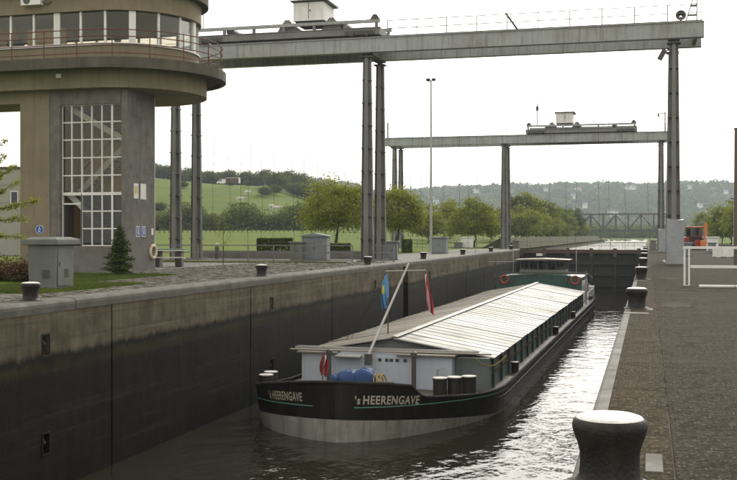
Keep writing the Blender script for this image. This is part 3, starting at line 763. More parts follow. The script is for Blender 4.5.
# glazed strip behind the granite wall
for z in np.arange(1.3, 9.2, 1.15): MB().box(1.40, 1.48, -.395, -.05, z-.035, z+.035).build('transom', 'white_paint', tw)
for y_ in (-.34, -.02): MB().box(1.40, 1.485, y_-.04, y_+.04, 1.34, 9.34).build('mullion', 'white_paint', tw)
MB().box(1.43, 1.45, -.3, -.06, 1.34, 9.3).build('pane', 'glass', tw)
# stair window
gxs = [-2.155, -1.60, -1.02, -.44, .14, .72, 1.30]
gzs = [1.32, 2.2, 3.1, 4.0, 4.95, 5.87, 6.8, 7.7, 8.59]
for i, x in enumerate(gxs):
    hw = .05 if i == 5 else .03
    z0 = 4.0 if i == 1 else 1.302
    MB().box(x-hw, x+hw, -3.30, -3.18, z0, 8.598).build('mullion', 'white_paint', tw)
for j, z in enumerate(gzs):
    x0 = gxs[0] if j >= 3 else gxs[2]
    hh = .075 if j == 3 else .03
    MB().box(x0, gxs[-1], -3.295, -3.185, z-hh, z+hh).build('transom', 'white_paint', tw)
pm_cache = {}
for i in range(6):
    for j in range(8):
        if i < 2 and j < 3: continue
        x0, x1, z0, z1 = gxs[i]+.05, gxs[i+1]-.05, gzs[j]+.03, gzs[j+1]-.03
        MB().box(x0, x1, -3.245, -3.235, z0, z1).build('pane', 'glass_dark' if j < 3 else 'glass', tw)
MB().box(-1.06, -1.0, -3.30, -3.18, 1.302, 4.0).build('door_post', 'white_paint', tw)
MB().box(-2.1, -1.1, -3.29, -3.19, 3.45, 3.52).build('door_head', 'white_paint', tw)
d_ = MB().box(-2.12, -2.06, -3.2, -2.3, 1.3, 3.44).build('open_door', 'steel_dark', tw)
# stairs: two flights seen through the glass
def flight(x0, z0, x1, z1, y0, y1, n):
    mb = MB()
    for k in range(n):
        x = x0+(x1-x0)*(k+.5)/n; z = z0+(z1-z0)*(k+1)/n; w_ = abs(x1-x0)/n*.55
        mb.box(x-w_, x+w_, y0, y1, z-.05, z)
    mb.build('stair_treads', 'concrete', tw)
    for yy in (y0-.06, y1+.01):
        MB().bar((x0, yy+.025, z0-.05), (x1, yy+.025, z1-.05), .05, .3).build('stringer', 'white_paint', tw)
    MB().bar((x0, y0-.05, z0+.95), (x1, y0-.05, z1+.95), .04, .05).build('hand_rail', 'rail_red', tw)
flight(1.0, 6.9, -2.3, 8.7, -2.6, -1.8, 11); flight(-2.2, 4.2, .6, 6.7, -1.5, -.6, 12); flight(1.0, 1.3, -2.2, 4.1, -2.6, -1.8, 14)
MB().box(-2.55, -2.2, -2.6, -.4, 4.05, 4.2).build('landing', 'concrete', tw); MB().box(.6, 1.3, -2.6, -.4, 6.7, 6.85).build('landing', 'concrete', tw)
# signs and boards on the tower
def board(name, loc, w_, h_, mat, nrm, parent, th=.02):
    mb = MB().box(-w_/2, w_/2, -th, 0, -h_/2, h_/2); o = mb.build(name, mat, parent); o.location = loc; o.rotation_euler = (0, 0, nrm); return o
EX = 1.672
s1 = thing('notice_board', 'white notice beside a yellow one on the grey granite tower wall', 'notice', (TX+EX, TY-1.75, 4.15)); board('panel', (0, 0, 0), .62, .82, 'sign_white', R(90), s1)
s2 = thing('notice_board', 'pale yellow notice left of the white one on the granite tower wall', 'notice', (TX+EX, TY-2.55, 4.15)); board('panel', (0, 0, 0), .5, .78, 'sign_white', R(90), s2); board('print', (.022, 0, .05), .34, .4, 'sign_yellow', R(90), s2, .004)
for lab, yy in (('left of two small blue signs on the granite tower wall', -2.35), ('right of two small blue signs on the granite tower wall', -1.7)):
    s = thing('blue_sign', lab, 'sign', (TX+EX, TY+yy, 2.05)); board('panel', (0, 0, 0), .42, .55, 'sign_white', R(90), s); board('face', (.022, 0, 0), .34, .47, 'sign_blue', R(90), s, .004)
    b = MB().lathe([(.06, 0), (.06, .004)], n=12).build('pictogram_head', 'sign_white', s); b.rotation_euler = (0, R(90), 0); b.location = (.023, 0, .13)
    MB().box(.023, .027, -.05, .05, -.16, .05).build('pictogram_body', 'sign_white', s)
s = thing('wall_sign', 'tiny white plate right of the blue signs on the tower', 'sign', (TX+EX, TY-.7, 2.05)); board('panel', (0, 0, 0), .22, .35, 'sign_white', R(90), s)
s = thing('round_sign', 'round blue walker sign on the tan tower pier', 'sign', (TX-3.35, TY-3.502, 2.15))
o = MB().lathe([(.235, 0), (.235, .02)], n=28).build('disc', 'sign_white', s); o.rotation_euler = (R(90), 0, 0)
o = MB().lathe([(.215, 0), (.215, .004)], n=28).build('blue_face', 'sign_blue', s); o.rotation_euler = (R(90), 0, 0); o.location = (0, -.021, 0)
MB().lathe([(.035, 0), (.035, .004)], n=12).build('pictogram_head', 'sign_white', s).location = (0, 0, 0)
o = [c for c in bpy.data.objects if c.parent == s][-1]
hd = [c for c in bpy.data.objects if c.parent == s and c.name.startswith('pictogram_head')][0]; hd.rotation_euler = (R(90), 0, 0); hd.location = (0, -.026, .12)
pg = MB()
for p0, p1 in (((0, .07), (-.01, -.03)), ((-.01, -.03), (.06, -.15)), ((-.01, -.03), (-.07, -.15)), ((0, .06), (.08, -.0)), ((0, .06), (-.08, .0))):
    pg.bar((p0[0], -.028, p0[1]), (p1[0], -.028, p1[1]), .004, .035)
pg.build('pictogram_body', 'sign_white', s)
lb = thing('lifebuoy', 'cream ring lifebuoy hung on the tower corner above the plinth', 'lifebuoy', (TX+EX+.08, TY-.75, .98))
MB().torus((0, 0, 0), (1, 0, 0), .33, .085, 28, 10).build('ring', 'lifebuoy_cream', lb, True)
for k in range(4):
    a = k*PI/2+.78; MB().torus((0, .33*math.cos(a), .33*math.sin(a)), (0, -math.sin(a), math.cos(a)), .083, .012, 12, 6).build('band', 'lifebuoy_orange', lb, True)
lt = tag(MB().box(-.14, .14, -.08, 0, -.1, .1).build('wall_lamp', 'sign_white'), 'small white box lamp under the tower gallery', 'lamp'); lt.location = (TX-1.8, TY-4.155, 10.0)

# ---------------------------------------------------------------- barge
BYAW = R(-.72); BX = -10.66
bg_ = thing('cargo_barge', 'long black cargo barge with grey hatch roof lying in the lock', 'barge', (BX, 35.5, WZ), BYAW)
LEN = 78.0; HB = 4.75
def lerp(tab, y):
    if y <= tab[0][0]: return tab[0][1]
    for (a, u), (b, v) in zip(tab[:-1], tab[1:]):
        if y <= b: return u+(v-u)*(y-a)/(b-a)
    return tab[-1][1]
WL = [(0,.0),(.12,.42),(.35,.82),(.8,1.4),(1.5,2.02),(2.5,2.68),(4,3.5),(5.5,4.12),(7,4.5),(9,4.7),(11,4.75),(68,4.75),(72,4.3),(75,3.3),(77,1.9),(78,.5)]
DK = [(0,.0),(.12,.5),(.35,.98),(.8,1.64),(1.5,2.32),(2.5,3.0),(4,3.8),(5.5,4.35),(7,4.65),(9,4.75),(70,4.75),(74,4.35),(76.5,3.3),(77.6,1.8),(78,.6)]
ZR = [(0,2.12),(1,1.98),(1.4,1.90),(1.62,1.86),(1.8,1.72),(1.98,1.48),(2.2,1.38),(5,1.12),(9,.95),(66,.95),(72,1.2),(78,1.7)]
ZLft = [(0,2.12),(1,1.86),(2.4,1.58),(3.2,1.42),(5,1.15),(9,.95),(66,.95),(72,1.2),(78,1.7)]
WLL = [(0,0),(.12,.62),(.35,1.22),(.8,2.05),(1.5,2.9),(2.5,3.7),(4,4.42),(5.5,4.7),(7,4.75)]
DKL = [(0,0),(.12,.72),(.35,1.40),(.8,2.3),(1.5,3.2),(2.5,4.0),(4,4.6),(5.5,4.75)]
def zd(y, s): return lerp(ZR if s > 0 else ZLft, y)
def hb(y, z, s):
    top = zd(y, s); f = z/top if z > 0 else 0
    w_, d_ = (lerp(WL, y), lerp(DK, y)) if s > 0 or y > 9 else (lerp(WLL, y), lerp(DKL, y))
    b = w_+(d_-w_)*(max(0, f)**.8)
    if z < 0: b *= 1+z*.06
    return b
def zblack(y): return max(.80-.105*y, .03)
ST = [0,.06,.12,.22,.35,.5,.7,.95,1.25,1.6,2,2.2,2.4,2.55,2.65,2.75,2.85,2.95,3.2,3.7,4.3,5,5.8,6.6,7.5,8.5,9.5,11,16,24,32,40,48,56,62,66,68,70,71.5,73,74.2,75.3,76.2,77,77.5,78]
def strip(rows, s):
    """rows: functions y -> z; returns loft from lower to upper row on one side"""
    mb = MB(); vs = []; fs = []; k = len(rows)
    for y in ST:
        for rz_ in rows:
            z = rz_(y); vs.append((s*hb(y, z, s), y, z))
    for i in range(len(ST)-1):
        for j in range(k-1):
            a = i*k+j; fs.append((a, a+k, a+k+1, a+1))
    return mb.add(vs, fs)
def both(f):
    mb = MB()
    for s in (-1, 1): q = f(s); mb.add(q.v, q.f)
    return mb
both(lambda s: strip([lambda y: -1.2, lambda y: 0., lambda y: zblack(y)*.5, zblack], s)).build('boot_topping', 'boot_band', bg_, True)
up = both(lambda s: strip([zblack, lambda y: zblack(y)*.66+zd(y,s)*.34, lambda y: zblack(y)*.33+zd(y,s)*.67, lambda y: zd(y,s)], s)).build('hull', 'black_paint', bg_, True)
# transom and stem closing plates
MB().box(-.6, .6, 77.95, 78.05, -1.1, 1.69).build('transom', 'black_paint', bg_)
# gunwale rail: rounded capping along the edge
for s in (-1, 1):
    pts = [(s*(hb(y, zd(y, s), s)-.03), y, zd(y, s)+.01) for y in ST]
    MB().tube(pts, .06, 7).build('gunwale', 'hull_dark', bg_, True)
    # rubbing strake on the side
    yy_ = [y for y in ST if 7 <= y <= 70]
    MB().tube([(s*(hb(y, .62, s)+.02), y, .62) for y in yy_], .06, 6).build('rubbing_strake', 'hull_dark', bg_, True)
# inner bulwark skin and deck
def decky(y): return min(zd(y, 1), zd(y, -1))-.12 if y > 3 else 1.15
mb = MB(); vs = []; fs = []
for y in ST:
    z = decky(y); b = hb(y, z, 1)-.05; bl = hb(y, z, -1)-.05
    vs += [(-bl, y, z), (b, y, z)]
for i in range(len(ST)-1): fs.append((2*i, 2*i+1, 2*i+3, 2*i+2))
mb.add(vs, fs).build('deck', 'deck_brown', bg_)
mb = MB()
for s in (-1, 1):
    vs = []; fs = []
    for y in [q for q in ST if .12 <= q <= 4.3]:
        z1 = zd(y, s); vs += [(s*(hb(y, z1, s)-.07), y, z1-.02), (s*max(.03, hb(y, 1.15, s)-.12), y, min(1.12, z1-.1))]
    for i in range(len(vs)//2-1): fs.append((2*i, 2*i+1, 2*i+3, 2*i+2))
    mb.add(vs, fs)
mb.build('bulwark', 'hull_dark', bg_)
# green pinstripe on the bow
def hullpt(y, z, s, off=.012):
    b = hb(y, z, s); e = .05
    ty = Vector((s*(hb(y+e, z, s)-hb(max(0, y-e), z, s)), (y+e)-max(0, y-e), 0)).normalized()
    tz = Vector((s*(hb(y, z+e, s)-hb(y, z-e, s)), 0, 2*e)).normalized()
    n = ty.cross(tz); n = n if n.x*s > 0 else -n
    return Vector((s*b, y, z))+n.normalized()*off
for s, y0, y1, zf in ((1, .2, 9.5, lambda y: 1.22-.045*y), (-1, .2, 6.8, lambda y: 1.22-.075*y)):
    vs = []; fs = []; k = 40
    for i in range(k+1):
        y = y0+(y1-y0)*(i/k)**1.5; z = zf(y)
        vs += [hullpt(y, z, s), hullpt(y, z+.034, s)]
    for i in range(k): fs.append((2*i, 2*i+2, 2*i+3, 2*i+1))
    MB().add(vs, fs).build('pinstripe', 'stripe_green', bg_)
# painted name, bent round the bow
def text_mesh(body):
    cu = bpy.data.curves.new('lettering', 'FONT'); cu.body = body; cu.size = 1; cu.offset = .028; cu.resolution_u = 3; cu.space_character = 1.12
    ob = bpy.data.objects.new('lettering', cu); COL.objects.link(ob)
    bpy.context.view_layer.update()
    dg = bpy.context.evaluated_depsgraph_get(); me = ob.evaluated_get(dg).to_mesh()
    vs = [tuple(v.co) for v in me.vertices]; fs = [tuple(p.vertices) for p in me.polygons]
    ob.evaluated_get(dg).to_mesh_clear(); bpy.data.objects.remove(ob); return vs, fs
CAP = .729
def hull_text(body_small, body, s, ystart, yend, z0, hgt, slope):
    # arc length table along the hull at the letter height
    ys = np.linspace(.02, 9, 600); P = [hullpt(float(y), z0+hgt/2, s) for y in ys]
    L = np.concatenate([[0], np.cumsum([(P[i+1]-P[i]).length for i in range(len(P)-1)])])
    def y_at(l): return float(np.interp(l, L, ys))
    l0, l1 = float(np.interp(ystart, ys, L)), float(np.interp(yend, ys, L))
    vs, fs = text_mesh(body)
    x0 = min(v[0] for v in vs); x1 = max(v[0] for v in vs)
    q = []
    for x, y_, z_ in vs:
        f = (x-x0)/(x1-x0); l = l0+(l1-l0)*f; yy = y_at(l)
        q.append(hullpt(yy, z0+y_/CAP*hgt-slope*yy, s, .016))
    MB().add(q, fs).build('name_lettering', 'letter_white', bg_)
    vs, fs = text_mesh(body_small)
    x0b = min(v[0] for v in vs); x1b = max(v[0] for v in vs); sc_ = (l1-l0)/(x1-x0)*.92
    q = []
    for x, y_, z_ in vs:
        l = l0-(x1b-x)*sc_-math.copysign(.10, l1-l0); yy = y_at(l)
        q.append(hullpt(yy, z0+y_/CAP*hgt*.92-slope*yy, s, .016))
    MB().add(q, fs).build('name_lettering', 'letter_white', bg_)
def y_for(px, z, s):
    """station where the hull side is seen at photo column px"""
    best = (1e9, 0); last = 1e9
    for y in np.linspace(.03, 7, 700):
        p = Matrix.Rotation(BYAW, 4, 'Z') @ hullpt(float(y), z, s)+bg_.location
        zc_ = -p.x*SY+p.y*CY; q = 368.5+F*(p.x*CY+p.y*SY)/zc_
        if s < 0 and q > last+1e-3 and y > .4: break
        last = q
        if abs(q-px) < best[0]: best = (abs(q-px), float(y))
    return best[1]
hull_text("'s", 'HEERENGAVE', 1, y_for(363, 1.45, 1), y_for(420, 1.45, 1), 1.38, .31, .10)
hull_text("'s", 'HEERENGAVE', -1, y_for(272.5, 1.35, -1), y_for(302, 1.45, -1), 1.40, .31, .12)
# foredeck house
fh = MB().box(-3.8, 2.75, 7.3, 8.45, .8, 2.30).build('fore_cabin', 'cabin_blue', bg_)
for xa, xb in ((-3.95, -2.2), (.4, 2.9)): MB().box(xa, xb, 7.1, 8.44, 2.303, 2.36).build('cabin_roof', 'alu_dull', fh)
MB().box(-2.2, -1.1, 6.9, 7.29, 2.18, 2.24).build('hood', 'light_metal', fh)
for x in (-.4, -.1, .1, .35, .7): MB().box(x, x+.14, 7.27, 7.297, 2.02, 2.14).build('vent_hole', 'interior_dark', fh)
MB().box(2.76, 4.2, 7.9, 8.46, .85, 2.2).build('side_locker', 'coaming', bg_)
MB().tube([(2.2, 7.0, .9), (2.2, 7.0, 1.75), (2.45, 7.0, 1.85)], .03, 6).build('vent_pipe', 'light_metal', bg_, True)
for x in (-2.35, 1.3):
    MB().lathe([(.10, .9), (.10, 2.32), (.14, 2.33), (.14, 2.5), (.03, 2.56), (0, 2.56)], (x, 6.6, 0), 12).build('stanchion', 'steel_dark', bg_, True)
# hatch coaming
Y0, Y1 = 8.5, 62.2; CX = 4.12; EV = 2.18; RG = 2.92
for s in (-1, 1):
    c = MB().box(min(s*CX, s*(CX-.1)), max(s*CX, s*(CX-.1)), Y0, Y1, .8, EV-.06).build('hatch_coaming', 'coaming', bg_)
    rib = MB().add([(s*(CX+.003), -.055, .85), (s*(CX+.13), -.055, .85), (s*(CX+.10), -.055, EV-.1), (s*(CX+.003), -.055, EV-.1),
                    (s*(CX+.003), .055, .85), (s*(CX+.13), .055, .85), (s*(CX+.10), .055, EV-.1), (s*(CX+.003), .055, EV-.1)],
                   [(0,1,2,3),(7,6,5,4),(0,4,5,1),(1,5,6,2),(2,6,7,3),(3,7,4,0)]).mesh('coaming_rib', 'coaming_green')
    for k in range(23): link(rib, 'coaming_rib', c, (0, Y0+.6+k*2.36, 0))
    x0, x1 = sorted((s*(CX+.003), s*(CX+.06)))
    MB().box(x0, x1, Y0, Y1, 1.42, 1.56).build('coaming_rail', 'rust_wood', c)
    x0, x1 = sorted((s*(CX-.05), s*(CX+.2)))
    MB().box(x0, x1, Y0-.05, Y1, EV-.058, EV-.012).build('coaming_top', 'rust_wood', c)
MB().add([(-CX, Y0-.02, .8), (CX, Y0-.02, .8), (CX, Y0-.02, EV-.08), (0, Y0-.02, RG-.06), (-CX, Y0-.02, EV-.08)], [(0,1,2,3,4)]).add(
    [(-CX, Y0+.02, .8), (CX, Y0+.02, .8), (CX, Y0+.02, EV-.08), (0, Y0+.02, RG-.06), (-CX, Y0+.02, EV-.08)], [(4,3,2,1,0)]).build('front_bulkhead', 'coaming', bg_)
# hatch covers: pairs of ribbed sheets
NP = 24; PL = (Y1-Y0+.35)/NP
def sheet(s):
    prof = []; nr = 2; w_ = (PL-.02)/nr
    for k in range(nr):
        a = k*w_; prof += [(a, 0.), (a+.04, .028), (a+.12, .028), (a+.15, 0.)] if k == 0 else [(a, 0.), (a+.02, .018), (a+.08, .018), (a+.1, 0.)]
    prof.append((PL-.02, 0.))
    vs = []; fs = []; n = len(prof)
    xr, xe = .03*s, (CX+.24)*s
    for x, zb in ((xr, RG-.004), (xe, EV+.0)):
        vs += [(x, y, zb+h_) for y, h_ in prof]+[(x, y, zb-.03) for y, h_ in prof]
    for i in range(n-1):
        fs += [(i, i+1, 2*n+i+1, 2*n+i), (n+i+1, n+i, 3*n+i, 3*n+i+1), (2*n+i, 2*n+i+1, 3*n+i+1, 3*n+i), (i+1, i, n+i, n+i+1)]
    fs += [(0, 2*n, 3*n, n), (n-1, 2*n-1, 4*n-1, 3*n-1)]
    return MB().add(vs, fs).mesh('hatch_cover', 'alu' if s > 0 else 'alu_dull')
for s in (-1, 1):
    me = sheet(s)
    for k in range(NP):
        o = link(me, 'hatch_cover', bg_, (0, Y0-.3+k*PL, random.uniform(-.012, .012))); o.rotation_euler = (0, random.uniform(-.0035, .0035), random.uniform(-.0015, .0015))
MB().extr_y([(-.2, RG+.045), (0, RG+.085), (.2, RG+.045), (0, RG+.07)], Y0-.3, Y1+.05).build('ridge_cap', 'alu_dull', bg_)
# gangway ladder and boards lying across in front of the hatch
lb_ = MB()
for yy, zz in ((7.75, 2.46), (8.05, 2.46)): lb_.bar((-4.25, yy, zz), (3.75, yy, zz-.02), .05, .1)
for k in range(26): x = -4.1+k*.3; lb_.bar((x, 7.76, 2.46), (x, 8.04, 2.46), .03, .03)
gl = tag(link(lb_.mesh('gangway_ladder', 'light_metal'), 'gangway_ladder'), 'long pale ladder lying across the barge in front of the hatch', 'ladder')
B_M = Matrix.Translation((BX, 35.5, WZ)) @ Matrix.Rotation(BYAW, 4, 'Z')
gl.matrix_world = B_M
for k, (x0, x1, y, z) in enumerate(((-4.4, 1.2, 7.5, 2.40), (.6, 4.35, 7.62, 2.41))):
    o = bevel(MB().box(x0, x1, y-.1, y+.1, z-.03, z+.025).build('plank', 'alu_dull'), .01); o.matrix_world = B_M
    tag(o, ('left' if k == 0 else 'right')+' pale plank lying in front of the barge ladder', 'plank')
# barge bollards
def barge_bollard(x, y, z, r, h_, par=bg_):
    b = MB().lathe([(r*1.05, 0), (r*1.05, .04), (r*.93, .06), (r*.93, h_-.08), (r, h_-.06), (r, h_)], (x, y, z), 20).build('deck_bollard', 'deck_bollard', par, True)
    MB().lathe([(r*.97, h_+.001), (r*.97, h_+.03), (0, h_+.045)], (x, y, z), 20).build('painted_cap', 'barge_cap', b, True)
for x, y, z, r in ((2.75, 4.9, .95, .30), (3.25, 5.3, .95, .30), (3.75, 5.7, .95, .30), (-4.0, 3.6, 1.0, .29), (-4.15, 4.5, 1.0, .29)):
    barge_bollard(x, y, z, r, .78)
for x, y in ((4.42, 14.2), (4.42, 34), (4.42, 48), (4.3, 70)): barge_bollard(x, y, .82, .19, .50)
# anchor winch under a blue cover
wn = MB(); uu = 20; vv_ = 12
def blob(c, r, sq=2.6, seedv=0):
    vs = []; fs = []; rn = random.Random(seedv)
    for i in range(vv_+1):
        ph = -PI/2+PI*i/vv_
        for j in range(uu):
            th = 2*PI*j/uu
            def sp(v, e): return math.copysign(abs(v)**e, v)
            e = 2/sq; k = 1+.07*math.sin(th*3+ph*4+seedv)+.03*rn.uniform(-1, 1)
            vs.append((c[0]+r[0]*sp(math.cos(ph), e)*sp(math.cos(th), e)*k, c[1]+r[1]*sp(math.cos(ph), e)*sp(math.sin(th), e)*k, c[2]+r[2]*sp(math.sin(ph), e)*k))
    for i in range(vv_):
        for j in range(uu): fs.append((i*uu+j, i*uu+(j+1) % uu, (i+1)*uu+(j+1) % uu, (i+1)*uu+j))
    return vs, fs
ws = thing('anchor_winch', 'anchor winch under a blue cover on the barge foredeck', 'winch'); ws.matrix_world = B_M @ Matrix.Translation((-.5, 0, 0))
MB().add(*blob((-.3, 4.3, 1.56), (.42, .4, .44), 3, 1)).build('cover', 'blue_tarp', ws, True)
MB().add(*blob((.35, 4.35, 1.62), (.42, .42, .46), 3, 2)).build('cover', 'blue_tarp', ws, True)
MB().add(*blob((-.85, 4.35, 1.45), (.24, .3, .36), 3, 3)).build('cover', 'blue_tarp', ws, True)
for x in (.86, .98, 1.12): MB().torus((x, 4.35, 1.55), (1, .3*random.uniform(-1, 1), .25), .32, .03, 18, 6).build('rope_coil', 'yellow_rope', ws, True)
MB().tube([(-1.3, 4.35, 1.45), (1.5, 4.35, 1.5)], .1, 10).box(-1.25, 1.45, 4.15, 4.6, 1.12, 1.2).build('axle', 'steel_dark', ws)
# folding mast with cross bar, leaning aft
ms = thing('folding_mast', 'white barge mast leaning back over the hatch with a cross bar', 'mast'); ms.matrix_world = B_M
MT = (-.45, 13.0, 5.98); MBs = (-.72, 6.9, 2.32)
MB().tube([MBs, MT], .065, 10, .045).build('mast', 'light_metal', ms, True)
f = .905; ca = Vector(MBs).lerp(Vector(MT), f)
MB().tube([(ca.x-.95, ca.y, ca.z+.0), (ca.x+1.0, ca.y, ca.z+.06)], .028, 7).build('cross_bar', 'light_metal', ms, True)
MB().box(-.86, -.58, 6.78, 7.02, 1.9, 2.36).build('mast_foot', 'steel_dark', ms)
MB().tube([(-1.25, 12.2, 2.7), (-1.25, 12.2, 4.4)], .03, 6).build('mast_crutch', 'steel_dark', ms)
for dx in (-.9, -.5): MB().tube([(ca.x+dx, ca.y, ca.z), (-4.0-dx*.6, 13.5, 2.25)], .012, 4).build('stay_wire', 'rope_dark', ms)
def flag(name, label, pts_top, width, drop, stripes, seedv, lean):
    """hanging flag: folded cloth strips from one top corner"""
    fl = thing(name, label, 'flag'); fl.matrix_world = B_M
    nrow, ncol = 16, 13
    def pt(u, v):
        x = pts_top[0]+lean*v+width*u*(.25+1.2*v-.75*v*v)+.05*math.sin(u*11+v*3+seedv)
        y = pts_top[1]+.09*math.sin(u*14+v*4+seedv)*(0.3+v)
        z = pts_top[2]-drop*v-drop*.28*u*(1-.35*v)+.03*math.sin(u*9+seedv)
        return (x, y, z)
    for (u0, u1, v0, v1, mat, nm) in stripes:
        vs = []; fs = []
        for i in range(nrow+1):
            for j in range(ncol+1): vs.append(pt(u0+(u1-u0)*j/ncol, v0+(v1-v0)*i/nrow))
        for i in range(nrow):
            for j in range(ncol): a = i*(ncol+1)+j; fs.append((a, a+1, a+ncol+2, a+ncol+1))
        o = MB().add(vs, fs).build(nm, mat, fl, True)
        sd = o.modifiers.new('cloth', 'SOLIDIFY'); sd.thickness = .006
    return fl
flag('blue_flag', 'limp blue flag with yellow hanging left of the barge mast', (ca.x-.92, ca.y, ca.z-.1), -.5, 1.5, [(0,.45,0,1,'flag_blue','blue_cloth'), (.45,.8,0,.2,'flag_blue','blue_cloth'), (.45,.8,.2,.5,'flag_yellow','yellow_cloth'), (.45,.8,.5,1,'flag_blue','blue_cloth'), (.8,1,0,1,'flag_blue','blue_cloth')], (.4), .15)
flag('red_flag', 'limp red and white flag hanging right of the barge mast', (ca.x+.98, ca.y, ca.z-.05), .34, 1.7, [(0,.1,0,1,'flag_red','red_cloth'), (.1,.4,0,1,'flag_white','white_cloth'), (.4,1,0,1,'flag_red','red_cloth')], 1.7, .12)
jk = flag('bow_flag', 'small limp red and white flag on the barge bow', (-.85, 1.3, 3.0), .36, .75, [(0,.4,0,1,'flag_red','red_cloth'), (.4,.6,0,1,'flag_white','white_cloth'), (.6,1,0,1,'flag_red','red_cloth')], 3.1, -.16)
MB().tube([(-.8, .95, 1.8), (-.85, 1.3, 3.1)], .022, 6).build('flag_staff', 'steel_dark', jk)
# yellow line looped by the hatch corner
pts = [(3.6+1.25*q, 7.55+.9*q, 2.28-.42*math.sin(PI*q)+.02) for q in np.linspace(0, 1, 14)]
o = MB().tube(pts, .02, 6).build('yellow_line', 'yellow_rope', None, True); o.matrix_world = B_M; tag(o, 'yellow rope sagging at the near right corner of the hatch', 'rope')
# aft house and wheelhouse
ah = MB().extr_y([(-3.9, .85), (3.9, .85), (3.9, 3.35), (2.6, 3.55), (0, 3.66), (-2.6, 3.55), (-3.9, 3.35)], 64.2, 71.5).build('aft_house', 'house_green', bg_)
MB().box(3.905, 3.93, 64.4, 71.3, 1.0, 3.0).build('side_panel', 'white_paint', ah)
for y in (65.2, 67, 68.8): MB().box(3.932, 3.95, y, y+.8, 1.9, 2.6).build('side_window', 'glass_dark', ah)
MB().extr_y([(-4.1, 3.36), (4.1, 3.36), (4.1, 3.42), (2.6, 3.62), (0, 3.74), (-2.6, 3.62), (-4.1, 3.42)], 71.52, 71.6).build('roof_edge', 'steel', ah)
wh = MB().box(-2.2, 2.2, 66.5, 66.6, 3.62, 3.98).box(-2.2, -2.1, 66.61, 69.2, 3.62, 3.98).box(2.1, 2.2, 66.61, 69.2, 3.62, 3.98).box(-2.2, 2.2, 69.21, 69.3, 3.62, 3.98).build('wheelhouse', 'steel', bg_)
for x in np.linspace(-2.12, 2.12, 6):
    for y in (66.55, 69.25): MB().box(x-.05, x+.05, y-.05, y+.05, 3.982, 4.9).build('window_post', 'steel_dark', wh)
for y in (66.54, 69.24):
    xs_ = np.linspace(-2.12, 2.12, 6)
    for a, b in zip(xs_[:-1], xs_[1:]): MB().box(a+.055, b-.055, y, y+.015, 3.985, 4.895).build('window_pane', 'glass', wh)
MB().extr_y([(-2.6, 4.9), (2.6, 4.9), (2.6, 4.97), (0, 5.07), (-2.6, 4.97)], 66.0, 69.8).build('wheelhouse_roof', 'alu_dull', wh)
bevel(MB().box(.6, 1.4, 67.0, 67.6, 3.65, 4.3).build('helm_desk', 'interior_dark', wh), .05)
bevel(MB().box(-.6, -.1, 67.8, 68.2, 3.65, 4.7).build('helm_chair', 'interior_dark', wh), .08)
MB().box(-4.2, 4.2, 63.98, 64.05, 3.66, 3.84).box(-4.2, 4.2, 64.0, 64.05, 3.40, 3.44).build('name_rail', 'steel_dark', bg_)
rl = MB()
for x in np.linspace(-4.2, 4.2, 7): MB().tube([(x, 64.02, 3.3), (x, 64.02, 3.655)], .03, 5).build('rail_stay', 'rail_grey', bg_)
MB().tube([(4.25, 64.0, 3.9), (4.25, 75, 2.9)], .025, 5).build('davit_arm', 'rail_grey', bg_); MB().tube([(4.4, 62.5, .95), (4.4, 62.5, 4.0)], .05, 6).build('davit_post', 'rail_grey', bg_); rl = MB().tube([(4.5, 72, 1.1), (4.5, 72, 2.1), (3.2, 76.6, 2.5), (-3.2, 76.6, 2.5), (-4.5, 72, 2.1), (-4.5, 72, 1.1)], .03, 5)
for y in (66, 68, 70): rl.tube([(4.5, y, .9), (4.5, y, 2.0)], .025, 5)
rl.tube([(4.5, 63, 2.0), (4.5, 72, 2.05)], .025, 5); rl.build('guard_rail', 'rail_grey', bg_)
for x, h_ in ((-3.0, 2.4), (3.1, 2.4)): MB().tube([(x, 68, 3.6), (x, 68, 3.6+h_)], .035, 6).build('aerial', 'light_metal', bg_)
MB().tube([(-2.6, 66.4, 4.75), (-5.2, 66.4, 4.72)], .03, 5).build('boat_hook', 'light_metal', bg_)
for x in (-3.3, 3.3):
    r_ = MB().torus((x, 64.1, 3.12), (0, 1, 0), .36, .09, 24, 8).build('lifebuoy', 'lifebuoy_orange', None, True); r_.matrix_world = B_M
    r_.location = B_M @ Vector((0, 0, 0)); tag(r_, f'{"left" if x < 0 else "right"} orange lifebuoy on the green aft house of the barge', 'lifebuoy')
for x in (-2.55, 2.5): MB().box(x-.1, x+.1, 63.9, 64.18, 2.75, 3.3).build('stay_bracket', 'steel_dark', bg_)
bevel(MB().box(3.95, 4.5, 72.4, 73.1, 1.1, 2.2).build('stern_locker', 'white_paint', bg_), .04)

# ---------------------------------------------------------------- upper gate
gt = thing('lock_gate', 'dark steel lock gate with walkway closing the far end of the lock', 'lock gate', ((XL+XR)/2, GATE_Y, 0))
W2 = (XR-XL)/2+.35
MB().box(-W2, W2, .15, .45, -8.2, -.55).build('skin_plate', 'gate_dark', gt)
xs_ = list(np.linspace(-W2+.5, W2-.9, 6))
for x in xs_: MB().box(x-.17, x+.17, -.35, .148, -8, -.3).build('vertical_rib', 'gate_dark', gt)
for z in (-1.9, -3.4, -4.8):
    for a, b in zip(xs_[:-1], xs_[1:]): MB().box(a+.18, b-.18, -.28, .147, z-.12, z+.12).build('cross_beam', 'gate_dark', gt)
MB().box(-W2, W2, -.5, -.36, -.55, -.06).build('fender_beam', 'rust_wood', gt)
MB().box(-W2, W2, -.355, .9, -.2, -.1).build('walkway', 'steel', gt)
for x in xs_: MB().box(x-.24, x+.24, -.62, -.505, -1.0, .12).build('fender_post', 'rust_wood', gt)
r_ = MB()
for x in np.linspace(-W2, W2, 12): r_.tube([(x, .85, -.1), (x, .85, .95)], .022, 5)
